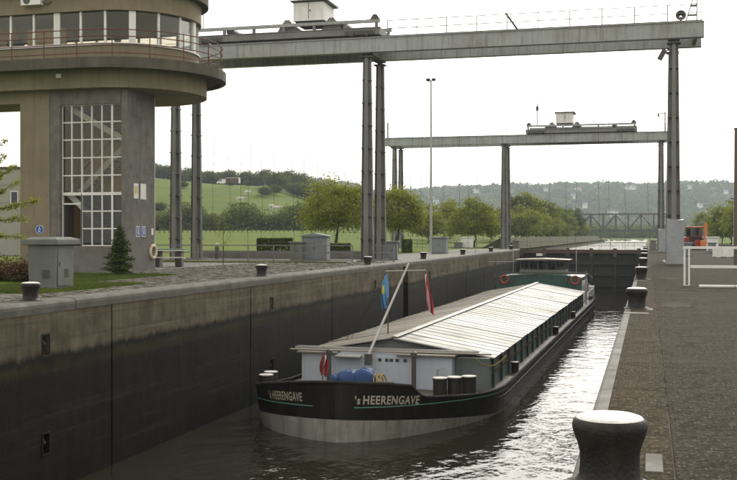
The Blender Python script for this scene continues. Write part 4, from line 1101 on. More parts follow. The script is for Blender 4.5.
for z in (.45, .95): r_.tube([(-W2, .85, z), (W2, .85, z)], .02, 5)
r_.build('handrail', 'steel_dark', gt)
board('gauge_plate', (-5.2, -.53, -.75), 1.3, .36, 'sign_white', 0, gt); 

# ---------------------------------------------------------------- left bank furniture
def metal_rail(label, x0, x1, Y, step, rz=0, hgt=1.15):
    t = thing('railing', label, 'railing', (x0, Y, 0), rz)
    L = x1-x0; n = int(L/step); pme = MB().box(-.035, .035, -.035, .035, 0, hgt-.036).mesh('post', 'rail_grey')
    for k in range(n+1): link(pme, 'post', t, (L*k/n, 0, 0))
    for z in (hgt, hgt*.57, .12): MB().box(-.04, L+.04, -.03, .03, z-.035, z+.035).build('rail', 'rail_grey', t)
    bme = MB().tube([(0, 0, .155), (0, 0, hgt*.57-.036)], .012, 5).mesh('bar', 'rail_grey')
    return t
metal_rail('long grey railing across the paving between tower and gantry legs', -34.5, -19.4, 68.6, 1.85)
metal_rail('low grey railing far behind the grey cabinet on the left bank', -36, -18.2, 152, 2.6)
metal_rail('short grey railing by the twin gantry legs at the left wall', -18.3, -16.9, 70.2, .7)
# low kerb wall behind the railing
tag(MB().box(-35, -20, 78, 78.4, -.2, .62).build('low_wall', 'concrete'), 'low concrete wall behind the long grey railing', 'wall')
tag(MB().box(-35, -19.6, 70.2, 78, -.3, -.002).build('concrete_apron', 'concrete'), kind='structure')
k_ = thing('utility_kiosk', 'grey-green concrete kiosk with overhanging lid near the left edge', 'kiosk', (-20.15, 32.6, 0)); k_.scale = (.82, .78, 1)
def slope_box(x0, x1, y0, y1, z0, z1, t_):
    return MB().add([(x0,y0,z0),(x1,y0,z0),(x1,y1,z0),(x0,y1,z0),(x0+t_,y0+t_,z1),(x1-t_,y0+t_,z1),(x1-t_,y1-t_,z1),(x0+t_,y1-t_,z1)],
                    [(0,3,2,1),(4,5,6,7),(0,1,5,4),(1,2,6,5),(2,3,7,6),(3,0,4,7)])
bevel(slope_box(-.62, .62, -.75, .75, 0, 1.52, -.04).build('body', 'kiosk', k_), .02)
ld = bevel(MB().box(-.86, .86, -.98, .98, 1.53, 1.72).build('lid', 'kiosk', k_), .03)
slope_box(-.84, .84, -.96, .96, 1.722, 1.80, .3).build('lid_crown', 'kiosk', ld)
dr = MB().box(.655, .675, -.6, .6, .12, 1.42).build('door', 'kiosk', k_)
for y, z in ((.1, .42),):
    for k in range(5): MB().box(.677, .70, y-.18, y+.18, z+k*.06, z+k*.06+.03).build('louvre', 'steel_dark', dr)
MB().box(.677, .71, -.5, -.44, .8, .95).build('handle', 'steel_dark', dr)
for k in range(5): MB().box(.02, .38, -.80, -.785, .40+k*.06, .43+k*.06).build('louvre', 'steel_dark', k_)
MB().box(-.7, .7, -.83, .83, -.1, .05).build('base', 'concrete', k_)
def cabinet(name, label, loc, w_, d_, h_, mat, rz=0, roof='flat', cat='cabinet'):
    c = thing(name, label, cat, loc, rz)
    bevel(MB().box(-w_/2, w_/2, -d_/2, d_/2, .06, h_).build('body', mat, c), .02)
    MB().box(-w_/2-.04, w_/2+.04, -d_/2-.04, d_/2+.04, -.05, .055).build('base', 'concrete', c)
    if roof == 'flat': bevel(MB().box(-w_/2-.12, w_/2+.12, -d_/2-.12, d_/2+.12, h_+.003, h_+.12).build('roof', mat, c), .02)
    else: MB().extr_y([(-w_/2-.12, h_+.003), (w_/2+.12, h_+.003), (w_/2+.12, h_+.06), (0, h_+.26), (-w_/2-.12, h_+.06)], -d_/2-.12, d_/2+.12).build('roof', mat, c)
    for s in (-1, 1):
        dd = MB().box(min(s*.02, s*(w_/2-.08)), max(s*.02, s*(w_/2-.08)), -d_/2-.02, -d_/2-.003, .16, h_-.1).build('door', mat, c)
        MB().box(s*.06-.02, s*.06+.02, -d_/2-.05, -d_/2-.022, h_*.5, h_*.5+.12).build('handle', 'steel_dark', dd)
    return c
def at(px, d, z=0): X, Y = G(px, d); return (X, Y, z)
cabinet('utility_hut', 'grey utility hut with shallow gabled roof behind the long railing', at(316, 77), 1.85, 1.6, 1.75, 'cabinet_grey', YAW*.6, 'gable', 'hut')
cabinet('electric_cabinet', 'low grey cabinet on the left side of the gabled hut', at(297, 76), .95, .6, 1.28, 'kiosk', YAW*.6)
cabinet('electric_cabinet', 'pale low cabinet just right of the twin gantry legs', at(392, 79), .85, .6, 1.3, 'cabinet_grey', YAW*.6)
cabinet('electric_cabinet', 'large blue-grey cabinet by the tall lamp mast on the left bank', at(440, 106), 1.45, 1.2, 1.55, 'cabinet_grey', 0)
cabinet('utility_hut', 'small pale hut with flat roof between cabinet and far gantry leg', at(467, 150), 1.6, 1.4, 1.45, 'white_paint', 0, 'flat', 'hut')
cabinet('electric_cabinet', 'low dark grey box beside the small pale hut', at(458, 149), 1.0, .8, .7, 'kiosk', 0)
cabinet('electric_cabinet', 'narrow grey post cabinet beside the farther left gantry leg', at(516, 146), .8, .6, 1.0, 'steel', 0)
# picnic table under the tower
pt_ = thing('picnic_table', 'green topped picnic table right of the tower', 'table', at(171, 62.5), YAW)
for k in range(4): MB().box(-1.05, .85, -.62+k*.31, -.33+k*.31, 1.0, 1.05).build('top_board', 'table_green', pt_)
MB().box(-1.0, .8, -.65, .65, .93, .998).build('frame', 'white_paint', pt_)
for x in (-.75, .5): bevel(MB().box(x-.18, x+.18, -.45, .45, 0, .928).build('leg', 'steel_dark', pt_), .02)
MB().box(-.7, .95, -1.0, -.72, .52, .58).build('bench', 'white_paint', pt_)
for x in (-.55, .75): MB().box(x-.05, x+.05, -.95, -.77, 0, .518).build('bench_leg', 'steel_dark', pt_)
o = thing('marker_post', 'dark post with white top behind the long railing', 'post', at(217, 82))
MB().lathe([(.16, 0), (.16, .95), (.1, 1.0), (.1, 1.02)], n=14).build('post', 'steel_dark', o, True); MB().lathe([(.14, 1.02), (.15, 1.1), (.1, 1.25), (0, 1.28)], n=14).build('cap', 'white_paint', o, True)
# tall lamp mast
lm_ = thing('lamp_mast', 'tall pale lamp mast with small head on the left bank', 'lamp', at(431, 112))
MB().tube([(0,0,0),(0,0,18.3)], .15, 10, .08).build('mast', 'light_metal', lm_, True); MB().lathe([(.3,0),(.3,.04),(.16,.06),(.16,.8)], n=12).build('base', 'light_metal', lm_)
MB().tube([(-.35,0,18.25),(.35,0,18.35)], .04, 6).build('cross_arm', 'steel_dark', lm_)
for x in (-.3, .3): MB().add(*blob((x, -.05, 18.42), (.24, .26, .16), 2.4, 5)).build('lamp_head', 'steel_dark', lm_, True)

# ---------------------------------------------------------------- right quay furniture
wg = thing('white_barrier', 'white tubular barrier rail on the right quay', 'barrier', (1.30, 40.3, 0))
for x in (0, .16, 3.1, 6.2): MB().box(x-.033, x+.033, -.033, .033, 0, 1.36).build('post', 'white_paint', wg)
MB().box(-.05, 7, -.05, .05, 1.362, 1.45).build('top_rail', 'white_paint', wg); MB().box(.21, 7, -.03, .03, .66, .76).build('mid_rail', 'white_paint', wg)
for x in (.08, 3.1, 6.2): MB().lathe([(.16,0),(.16,.015),(.1,.02)], (x, 0, .001), 14).build('foot_plate', 'steel', wg)
bp = thing('barrier_pole', 'white pole lying on the paving before the white barrier', 'pole', (1.75, 38.9, .06))
MB().tube([(0,0,0),(6,.15,0)], .055, 8).build('pole', 'white_paint', bp, True)
for x in (1.2, 3.4): MB().torus((x, .03, 0), (1,0,0), .058, .012, 14, 6).build('band', 'steel_dark', bp, True)
# wrapped switch box in front of the right gantry leg
sb = thing('wrapped_switchbox', 'tall box wrapped in grey sheeting before the right gantry leg', 'box', at(675.2, 66.2), 0)
def wrapped(w_, d_, h_, sd_):
    vs = []; fs = []; nz_, na = 15, 28; rn = random.Random(sd_)
    for i in range(nz_+1):
        z = h_*i/nz_
        for j in range(na):
            th = 2*PI*j/na; e = .22
            x = math.copysign(abs(math.cos(th))**e, math.cos(th))*w_/2; y = math.copysign(abs(math.sin(th))**e, math.sin(th))*d_/2
            k = 1+.018*math.sin(th*5+z*3.1+sd_)+.014*rn.uniform(-1, 1)
            vs.append((x*k, y*k, z+(.03*math.sin(th*2+sd_) if i == nz_ else 0)))
    for i in range(nz_):
        for j in range(na): fs.append((i*na+j, i*na+(j+1) % na, (i+1)*na+(j+1) % na, (i+1)*na+j))
    fs.append(tuple(range(nz_*na, (nz_+1)*na))); return vs, fs
MB().add(*wrapped(1.06, .8, 2.85, 1)).build('sheeting', 'plastic_grey', sb, True)
MB().box(-.6, .6, -.46, .46, -.05, .06).build('plinth', 'concrete', sb)
sb2 = thing('wrapped_switchbox', 'smaller pale wrapped box behind the tall wrapped one', 'box', at(662.5, 112), 0)
MB().add(*wrapped(.85, .8, 2.5, 4)).build('sheeting', 'plastic_grey', sb2, True); MB().box(-.5, .5, -.45, .45, -.05, .08).build('plinth', 'concrete', sb2)
cabinet('leg_cabinet', 'grey box high on the far right gantry leg', (-.35+1.0, G2Y-.9, 0), .7, .5, 1.1, 'steel', 0)
# tractor with folded orange arm
tr = thing('tractor', 'red tractor with dark cab parked beyond the right gantry leg', 'tractor', at(694, 133), R(200))
def wheel(x, y, r, w_, par=tr):
    v_, f_ = cyl_y(x, y, r, r, w_, 24); o = MB().add(v_, f_).build('wheel', 'tyre', par, True)
    v_, f_ = cyl_y(x, y, r, r*.55, w_+.02, 20); MB().add(v_, f_).build('rim', 'tractor_red', o, True)
    tl = MB()
    for k in range(18):
        a = 2*PI*k/18; tl.bar((x+math.cos(a)*r*1.0, y-w_*.9, r+math.sin(a)*r*1.0), (x+math.cos(a+.12)*r*1.0, y+w_*.9, r+math.sin(a+.12)*r*1.0), .07, .06)
    tl.build('tread', 'tyre', o)
for y in (-.95, .95): wheel(0, y, .85, .24); wheel(2.35, y*.85, .55, .17)
bevel(MB().box(.5, 2.9, -.42, .42, .95, 1.6).build('bonnet', 'tractor_red', tr), .12, 3)
MB().box(-.5, 2.6, -.3, .3, .5, .948).build('chassis', 'steel_dark', tr)
cb = MB()
for x, y in ((-.75, -.75), (-.75, .75), (.72, -.75), (.72, .75), (.1, -.78), (.1, .78)): cb.bar((x, y, 1.2), (x*.92, y*.92, 2.75), .08, .08)
cb.build('cab_frame', 'steel_dark', tr)
for y in (-.72, .72): MB().box(-.68, .65, y-.01, y+.01, 1.3, 2.7).build('cab_window', 'glass_dark', tr)
for x in (-.72, .68): MB().box(x-.01, x+.01, -.66, .66, 1.3, 2.7).build('cab_window', 'glass_dark', tr)
bevel(MB().box(-.85, .85, -.85, .85, 2.75, 2.95).build('cab_roof', 'tractor_red', tr), .08, 3)
MB().box(-.7, .5, -.35, .35, .95, 1.25).box(-.45, .1, -.28, .28, 1.25, 1.45).box(-.5, -.38, -.28, .28, 1.45, 2.0).build('seat', 'interior_dark', tr)
for y in (-1.2, .72): bevel(MB().box(-.7, .65, y, y+.48, 1.68, 1.76).build('mudguard', 'tractor_red', tr), .05)
MB().tube([(2.2, .3, 1.6), (2.2, .3, 2.5)], .05, 8).build('exhaust', 'steel_dark', tr)
fa = thing('flail_arm', 'upright orange hydraulic mower arm beside the red tractor', 'mower arm', at(704.5, 131))
MB().bar((0, 0, .5), (.05, 0, 3.3), .26, .26).build('boom', 'tractor_orange', fa); MB().bar((.28, 0, 3.2), (.2, .1, 1.0), .2, .2).build('jib', 'tractor_orange', fa)
MB().bar((-.02, 0, 3.2), (.32, 0, 3.25), .2, .3).build('knuckle', 'tractor_orange', fa)
bevel(MB().box(-.5, .55, -.4, .4, .1, 1.2).build('flail_head', 'tractor_orange', fa), .1, 3); MB().tube([(.15, -.25, .8), (.18, -.25, 2.8)], .05, 8).build('hydraulic_ram', 'light_metal', fa)
MB().box(-.5, .5, -.35, .35, -.02, .098).build('flail_skid', 'steel_dark', fa)
cabinet('utility_hut', 'small white flat-roofed hut right of the orange mower arm', at(712.5, 118), 1.2, 1.2, 1.55, 'white_paint', 0, 'flat', 'hut')
cabinet('electric_cabinet', 'grey box in front of the small white hut', at(712, 108), .75, .5, 1.0, 'cabinet_grey')
for k, (px, d) in enumerate(((718, 88), (728.5, 88.4), (740, 88.8))):
    t = thing('concrete_barrier', ['left', 'middle', 'right'][k]+' white concrete barrier panel behind the white rail', 'barrier', at(px, d), YAW*.2, 'white barrier panels')
    MB().extr_y([(-.44, 0), (.44, 0), (.44, .8), (-.44, .8)], -.06, .06).build('panel', 'white_paint', t)
    MB().box(-.40, -.2, -.25, .25, -.01, .05).box(.2, .40, -.25, .25, -.01, .05).build('foot', 'concrete', t)
cabinet('electric_cabinet', 'low white cabinet right behind the tall wrapped box', at(688, 92), .6, .5, 1.1, 'cabinet_grey')
pp = thing('concrete_pole', 'thick brown pole cut by the right edge of the picture', 'pole', at(736.6, 60))
MB().tube([(0,0,0),(0,0,7.9)], .16, 12, .13).build('shaft', 'pole_tan', pp, True); MB().lathe([(.16,7.9),(.16,7.98),(0,8.0)], n=12).build('cap', 'steel_dark', pp)
lp = thing('lamp_post', 'slim grey lamp post near the right edge before the bushes', 'lamp', at(734, 150))
MB().tube([(0,0,0),(0,0,7)], .09, 8, .06).build('shaft', 'light_metal', lp, True); bevel(MB().box(-.5, .12, -.12, .12, 7.0, 7.14).build('lamp_head', 'steel_dark', lp), .04)
bn = thing('waste_bin', 'dark blue bin at the right edge of the picture', 'bin', at(735.5, 100))
MB().lathe([(.28,0),(.34,.8),(.36,.82),(.36,.88),(.2,1.0),(0,1.02)], n=18).build('body', 'blue_plastic', bn, True); MB().lathe([(.375,.82),(.375,.87),(.36,.87)], n=18).build('lid_rim', 'steel_dark', bn)
# ---------------------------------------------------------------- truss bridge
br = thing('truss_bridge', 'grey steel truss bridge crossing the canal in the distance', 'bridge', (0, 452, 0))
bx0, bx1 = -29, 13; zb, zt = 3.7, 10.9; nb = 8
for yy in (0, 7):
    MB().box(bx0, bx1, yy-.25, yy+.25, zb-.5, zb+.5).build('lower_chord', 'steel_dark', br)
    MB().box(bx0+.2, bx1-.2, yy-.25, yy+.25, zt-.5, zt).build('top_chord', 'steel_dark', br)
    st = (bx1-bx0)/nb
    for k in range(nb+1):
        x = bx0+.35+(bx1-bx0-.7)*k/nb; MB().box(x-.28, x+.28, yy-.2, yy+.2, zb+.502, zt-.502).build('upright', 'steel_dark', br)
    for k in range(nb):
        x0 = bx0+.35+(bx1-bx0-.7)*k/nb; x1 = bx0+.35+(bx1-bx0-.7)*(k+1)/nb
        a, b = ((zb+.5, zt-.5) if k % 2 == 0 else (zt-.5, zb+.5)); MB().bar((x0, yy, a), (x1, yy, b), .3, .4).build('diagonal', 'steel_dark', br)
MB().box(bx0-30, bx1+30, .3, 6.7, zb-.35, zb+.1).build('deck', 'steel', br)
for x in (bx0+1, bx1-1): MB().box(x-1.2, x+1.2, -.5, 7.5, -3, zb-.52).build('pier', 'concrete', br)
# stone bank beyond the gate
for s, x in ((-1, XL), (1, XR)):
    o = MB().extr_y([(x+.15, -4), (x+.15, -1.3), (x-.9, -.2), (x-3.2, 1.35), (x-3.9, 1.5), (x-7, -.2), (x-7, -4)], GATE_Y+9, 439).build('canal_bank', 'bank_stone') if s < 0 else MB().extr_y([(x-s*.15, -4), (x-s*.15, -1.4), (x+s*.6, -.1), (x+s*.85, -.1), (x+s*.85, -4)], GATE_Y+2.2, 439).build('canal_bank', 'concrete'); tag(o, ('left' if s < 0 else 'right')+' sloping stone bank of the canal beyond the gate', 'canal bank')

# ---------------------------------------------------------------- trees and plants
def leaf_quads(centres, size, rng, flat_=.5):
    """one small randomly turned quad per centre"""
    n = len(centres)
    u = rng.normal(size=(n, 3)); u[:, 2] *= flat_; u /= np.linalg.norm(u, axis=1)[:, None]
    w_ = rng.normal(size=(n, 3)); v = np.cross(u, w_); v /= np.linalg.norm(v, axis=1)[:, None]
    s = size*rng.uniform(.6, 1.35, size=(n, 1))
    u, v = u*s, v*s*.62
    q = np.stack([centres-u, centres+v*.9, centres+u, centres-v*.9], axis=1)
    return q.reshape(-1, 3)
def crown_points(rng, n, nclump, rx, rz, zc, spread, droop=0., hollow=.45):
    """clumps spread through an uneven crown"""
    d = rng.normal(size=(nclump, 3)); d /= np.linalg.norm(d, axis=1)[:, None]
    rad = rng.uniform(hollow, 1., size=(nclump, 1))**.6
    lump = 1+.18*np.sin(d[:, :1]*5+rng.uniform(0, 6))+.14*np.sin(d[:, 1:2]*7+d[:, 2:]*5+rng.uniform(0, 6))
    c = d*rad*lump*np.array([rx, rx, rz]); c[:, 2] += zc
    low = c[:, 2] < zc-rz*.55; c[low, 2] = zc-rz*.55+rng.uniform(0, .3, low.sum())*rz
    size = rng.uniform(.6, 1.5, nclump)
    idx = rng.choice(nclump, n, p=size/size.sum())
    off = rng.normal(size=(n, 3))*spread*size[idx][:, None]; off[:, 2] *= .62
    p = c[idx]+off
    if droop: p[:, 2] -= droop*np.hypot(p[:, 0], p[:, 1])**2/(rx*rx)
    return p, c
def make_tree_meshes(kind, seed, n, nclump, h, rx, leaf, mat, trunk_f=.28, droop=0., spread=None):
    """one tree of height h: trunk with limbs, and a leafy crown"""
    rng = np.random.default_rng(seed)
    z0 = h*trunk_f*.75; rz = (h-z0)/2; zc = z0+rz
    p, c = crown_points(rng, n, nclump, rx*.86, rz*.88, zc, spread or rx*.13, droop)
    p = p[p[:, 2] > z0*.7]
    crown = np_mesh('crown', leaf_quads(p, leaf, rng), 4, mat)
    tb = MB(); r0 = h*.021
    wob = [(0, 0, -.15), (rng.normal()*.04*h*.1, rng.normal()*.02*h*.2, h*trunk_f*.5), (rng.normal()*.03*h, rng.normal()*.03*h, h*trunk_f), (rng.normal()*.03*h, rng.normal()*.03*h, h*.62), (0, 0, h*.86)]
    tb.tube(wob, r0*1.25, 8, r0*.25)
    pick = rng.choice(len(c), min(14, len(c)), replace=False)
    for k in pick:
        e = c[k]; s = Vector(wob[2]).lerp(Vector(wob[3]), rng.uniform(0, .9)); e = Vector(e)
        mid = s.lerp(e, .5)+Vector((0, 0, .07*h*rng.uniform(.2, 1)))
        tb.tube([s, mid, e], r0*.42, 5, r0*.1)
    return crown, tb.mesh('trunk', 'bark', True)
TREE = {}
def proto(key, *a, **k): TREE[key] = (a[2] if False else None, make_tree_meshes(key, *a, **k))
proto('round', 3, 15000, 130, 7.7, 4.1, .13, 'leaf_mid', trunk_f=.27, droop=.5)
proto('round2', 5, 13000, 110, 7.7, 3.6, .13, 'leaf_mid', trunk_f=.25, droop=.4)
proto('willow', 8, 9000, 90, 7.0, 4.2, .17, 'leaf_bright', trunk_f=.18, droop=.9)
proto('tall', 11, 7000, 85, 13, 4.6, .30, 'leaf_dark', trunk_f=.12)
proto('tall2', 12, 7000, 70, 12, 5.0, .30, 'leaf_mid', trunk_f=.12)
proto('bushy', 15, 5000, 60, 7, 4.2, .24, 'leaf_bright', trunk_f=.08)
proto('ridge', 17, 3600, 90, 9.5, 5.0, .40, 'leaf_dark', trunk_f=.03, spread=.95)
proto('ridge2', 18, 3600, 80, 9, 5.4, .40, 'leaf_dark', trunk_f=.02, spread=1.0)
HT = dict(round=7.7, round2=7.7, willow=7.0, tall=13, tall2=12, bushy=7, ridge=9.5, ridge2=9)
def tree(key, px, d, h, label, group=None, wid=1., rz=None, cat='tree', name='broadleaf_tree'):
    X, Y = G(px, d); s = h/HT[key]
    t = thing(name, label, cat, (X, Y, terrain(X, Y)), random.uniform(0, 6) if rz is None else rz, group)
    t.scale = (s*wid, s*wid, s)
    cr, tk = TREE[key][1]; link(tk, 'trunk', t); link(cr, 'crown', t)
    return t
tree('round', 336, 112, 7.9, 'round green tree behind the hut, left of the twin gantry legs', rz=.4)
tree('round2', 397, 122, 7.9, 'round green tree right of the twin gantry legs', rz=1.7)
tree('willow', 474, 160, 7.2, 'light green spreading tree left of the farther gantry leg', rz=2)
tree('bushy', 446, 215, 8.2, 'bushy green tree behind the tall lamp mast', rz=1)
tree('bushy', 428, 190, 6.0, 'small bushy tree just left of the tall lamp mast', rz=3)
tree('bushy', 490, 235, 7.6, 'bushy tree left of and behind the farther gantry leg', rz=4)
wood = [('tall', 517, 262, 12.6), ('tall2', 527, 275, 13.4), ('tall', 536, 292, 13.0), ('tall2', 546, 305, 12.0), ('tall', 555, 322, 11.0), ('tall2', 563, 345, 9.8), ('tall', 572, 368, 12.0),
        ('bushy', 522, 238, 7.2), ('bushy', 535, 250, 7.0), ('bushy', 548, 268, 6.2), ('bushy', 560, 290, 5.4), ('bushy', 580, 400, 6.5), ('bushy', 510, 250, 8.4)]
wl = ['tall dark tree at the left end of the canal-side wood', 'second tall tree from the left in the canal-side wood', 'third tall tree from the left in the canal-side wood', 'fourth tall tree from the left in the canal-side wood',
      'fifth tall tree from the left in the canal-side wood', 'sixth tall tree from the left in the canal-side wood', 'rounded dark tree at the right end of the canal-side wood, by the bridge',
      'leftmost light green bush fronting the canal-side wood', 'second light green bush fronting the canal-side wood', 'third light green bush fronting the canal-side wood', 'fourth light green bush fronting the canal-side wood',
      'low bush below the rounded dark tree, touching the bridge end', 'bush hidden half behind the farther gantry leg']
for (k, px, d, h), lab in zip(wood, wl): tree(k, px, d, h, lab, 'trees of the canal-side wood')
rt = [('tall2', 703, 345, 9.8, 'lone dark round tree behind the red tractor'), ('bushy', 722, 225, 6.0, 'leftmost green bush on the right bank'), ('bushy', 731, 195, 7.0, 'second green bush on the right bank, by the slim lamp post'),
      ('tall2', 743, 215, 9.5, 'tree on the right bank cut by the picture edge'), ('bushy', 714, 290, 4.5, 'low bush between lone tree and right bank bushes'), ('bushy', 748, 175, 6.5, 'bush just inside the right picture edge'),
      ('bushy', 690, 420, 5.0, 'low bush behind the tractor cab'), ('tall', 760, 300, 11, 'taller tree behind the right bank bushes')]
for k, px, d, h, lab in rt: tree(k, px, d, h, lab, 'trees and bushes of the right bank')
# trees along the top of the meadow hill
n_ = 0
px = 128; ridge = []
while px < 352:
    ridge.append(px); px += random.uniform(4.2, 7.0)
for i, px in enumerate(ridge):
    d = 470+random.uniform(-8, 30)+(25 if px < 150 else 0)
    if 216 < px < 246: d = max(d, 492)
    h = random.uniform(5.2, 8.2) if px < 335 else random.uniform(5, 7)
    if 280 < px < 322: h *= 1.2
    tree(random.choice(['ridge', 'ridge2']), px, d, h, ordinal(i)+' dark tree from the left in the row along the meadow hilltop', 'trees along the hilltop', random.uniform(.9, 1.25))
for px, d, h, lab in ((276, 430, 7.5, 'lone bush high on the meadow left of the thicket'), (297, 425, 6, 'left bush of the thicket below the hilltop trees'), (305, 428, 6.5, 'middle bush of the thicket below the hilltop trees'), (314, 430, 6, 'right bush of the thicket below the hilltop trees'),
                      (265, 390, 4, 'small bush on the meadow left of two white cows'), (275, 405, 4, 'small bush on the meadow above two white cows'), (248, 420, 2.5, 'tiny bush on the meadow above the lone white cow'), (231, 420, 2.2, 'tiny bush on the meadow below the van'),
                      (160, 330, 3.5, 'tiny bush on the meadow left of the tower-side gantry legs'), (183, 400, 3, 'bush low on the meadow between the leftmost gantry legs')):
    tree('ridge2', px, d, h, lab, 'bushes on the meadow hill', 1.1)
for i, (px, d, h) in enumerate(((330, 350, 10), (345, 360, 12), (357, 365, 12.5), (368, 370, 11), (380, 380, 9), (410, 420, 8), (422, 430, 7), (432, 440, 7))):
    tree('tall2', px, d, h, ['first', 'second', 'third', 'fourth', 'fifth', 'sixth', 'seventh', 'last'][i]+' from the left of the trees behind the two round trees', 'trees behind the round trees')

def stuff_leaves(name, label, cat, pts, size, mat, seed, kind='stuff'):
    rng = np.random.default_rng(seed)
    return tag(link(np_mesh(name, leaf_quads(np.array(pts), size, rng), 4, mat), name), label, cat, kind=kind)
# hedge at the foot of the hill
rng = np.random.default_rng(21); P_ = []
for px in np.arange(140, 330, .9):
    d = 256+rng.uniform(-4, 8); X, Y = G(px, d); z = terrain(X, Y)
    hh = 4.6+1.6*math.sin(px*.11)+rng.uniform(-1, 1.2); k = 95
    c = rng.normal(size=(k, 3))*np.array([.9, .9, 0]); c[:, 2] = rng.uniform(0, 1, k)**.8*hh
    P_.append(c+np.array([X, Y, z]))
stuff_leaves('hedgerow', 'dark green hedgerow along the foot of the meadow hill', 'hedge', np.concatenate(P_), .34, 'leaf_dark', 1)
def box_hedge(label, px, d, w_, dp, h_, mat='leaf_dark'):
    X, Y = G(px, d); t = thing('clipped_hedge', label, 'hedge', (X, Y, 0), YAW)
    rng = np.random.default_rng(int(px)); n = int(2600*w_*h_)
    p = rng.uniform(-1, 1, size=(n, 3))
    ax = rng.integers(0, 3, n); side = np.where(rng.uniform(size=n) < .5, -1., 1.)
    p[np.arange(n), ax] = side*(.93+.07*rng.uniform(size=n))
    p *= np.array([w_/2, dp/2, h_/2]); p[:, 2] += h_/2+.03; p += rng.normal(size=p.shape)*.025
    link(np_mesh('foliage', leaf_quads(p, .085, rng), 4, mat), 'foliage', t)
    tb = MB()
    for x in np.linspace(-w_/2+.2, w_/2-.2, max(2, int(w_/.5))): tb.tube([(x, 0, -.05), (x, 0, h_*.8)], .03, 5)
    tb.build('stems', 'bark', t)
box_hedge('dark clipped square hedge behind the long railing', 275, 84, 2.75, .9, 1.55)
box_hedge('low dark clipped hedge right of the gabled hut', 338, 88, 2.0, .8, 1.1)
box_hedge('small dark clipped bush right of the twin gantry legs', 407, 112, 1.0, 1.0, 1.35)
# brownish shrub bed at the left edge
X, Y = G(6, 43); rng = np.random.default_rng(9)
P_ = []
for k in range(60):
    c = np.array([X+rng.uniform(-2.2, 1.3), Y+rng.uniform(-.6, .6), 0]); q = rng.normal(size=(130, 3))*.2; q[:, 2] = np.abs(q[:, 2])*1.6+.1; P_.append(c+q)
stuff_leaves('shrub_bed', 'brownish low shrubs at the left edge behind the kiosk', 'shrubs', np.concatenate(P_), .06, 'leaf_brown', 4)
# young fir before the tower
X, Y = G(120, 48.6); ft = thing('fir_tree', 'small dark fir in front of the tower plinth', 'fir', (X, Y, 0))
MB().tube([(0,0,-.1),(0,0,2.15)], .045, 7, .012).build('trunk', 'bark', ft)
rng = np.random.default_rng(31); P_ = []; H_ = 2.25
for tier in range(17):
    z = .22+(H_-.3)*tier/16; rad = .82*(1-(z/H_))**.8+.05
    nb_ = 11 if tier < 12 else 7
    for k in range(nb_):
        a = 2*PI*(k+.5*(tier % 2))/nb_+rng.uniform(-.2, .2); rr = rad*rng.uniform(.5, 1.2); z = .18+(H_-.3)*tier/16+rng.normal()*.06
        n = int(16+60*rr); f = rng.uniform(.1, 1, n)
        p = np.stack([np.cos(a)*rr*f, np.sin(a)*rr*f, z-.05*rr*f+.28*rr*f*f*rng.uniform(-.2, 1.2)], 1)+rng.normal(size=(n, 3))*np.array([.07, .07, .05])*(1.3-f)[:, None]
        P_.append(p)
link(np_mesh('needles', leaf_quads(np.concatenate(P_), .05, rng), 4, 'needle'), 'needles', ft)
# thin sapling by the railing
X, Y = G(223, 66); sp_ = thing('sapling', 'thin young sapling before the long railing', 'tree', (X, Y, 0))
tb = MB().tube([(0,0,-.05),(.04,0,1.3),(-.03,.02,2.9)], .03, 6, .008); rng = np.random.default_rng(33); P_ = []
for k in range(12):
    z = .8+k*.18; a = rng.uniform(0, 6.3); e = Vector((math.cos(a)*.45, math.sin(a)*.45, z+.3)); tb.tube([(0, 0, z), e], .008, 4, .003)
    P_.append(np.array(e)+rng.normal(size=(22, 3))*.13)
tb.build('trunk', 'bark', sp_); link(np_mesh('crown', leaf_quads(np.concatenate(P_), .05, rng), 4, 'leaf_yellow'), 'crown', sp_)
# leafy branches reaching in at the left edge
X, Y = G(-14, 33.5); lt_ = thing('young_tree', 'young tree with yellow-green leaves reaching in at the left edge', 'tree', (X, Y, 0))
tb = MB().tube([(0,0,-.1),(.05,0,2),(0,.05,4.6),(.05,.0,6)], .09, 8, .02); rng = np.random.default_rng(35); P_ = []
def bough(z0, ang, L, rise, sag):
    pts = [Vector((math.cos(ang)*L*f, math.sin(ang)*L*f, z0+rise*f-sag*f*f)) for f in np.linspace(0, 1, 7)]
    tb.tube(pts, .024, 5, .005)
    for k in range(int(L*15)):
        f = rng.uniform(.25, 1.03); i = min(5, int(f*6)); p = pts[i].lerp(pts[i+1], min(1, f*6-i))
        P_.append(np.array(p)+rng.normal(size=(7, 3))*np.array([.05, .05, .06]))
for z0, L, rise, sag in ((2.55, 1.75, .55, .15), (2.2, 1.3, .45, .25), (3.4, 1.05, .75, .1), (3.9, .85, .6, .1), (1.75, 1.1, .3, .25), (2.9, 1.0, .8, .1), (4.4, .7, .5, 0)):
    bough(z0, YAW+rng.uniform(-.45, .45), L, rise, sag)
    for _ in range(2): bough(z0+rng.uniform(0, .5), rng.uniform(1.5, 5), L*.8, rise, sag)
tb.build('trunk', 'bark', lt_, True); link(np_mesh('crown', leaf_quads(np.concatenate(P_), .055, rng), 4, 'leaf_yellow'), 'crown', lt_)
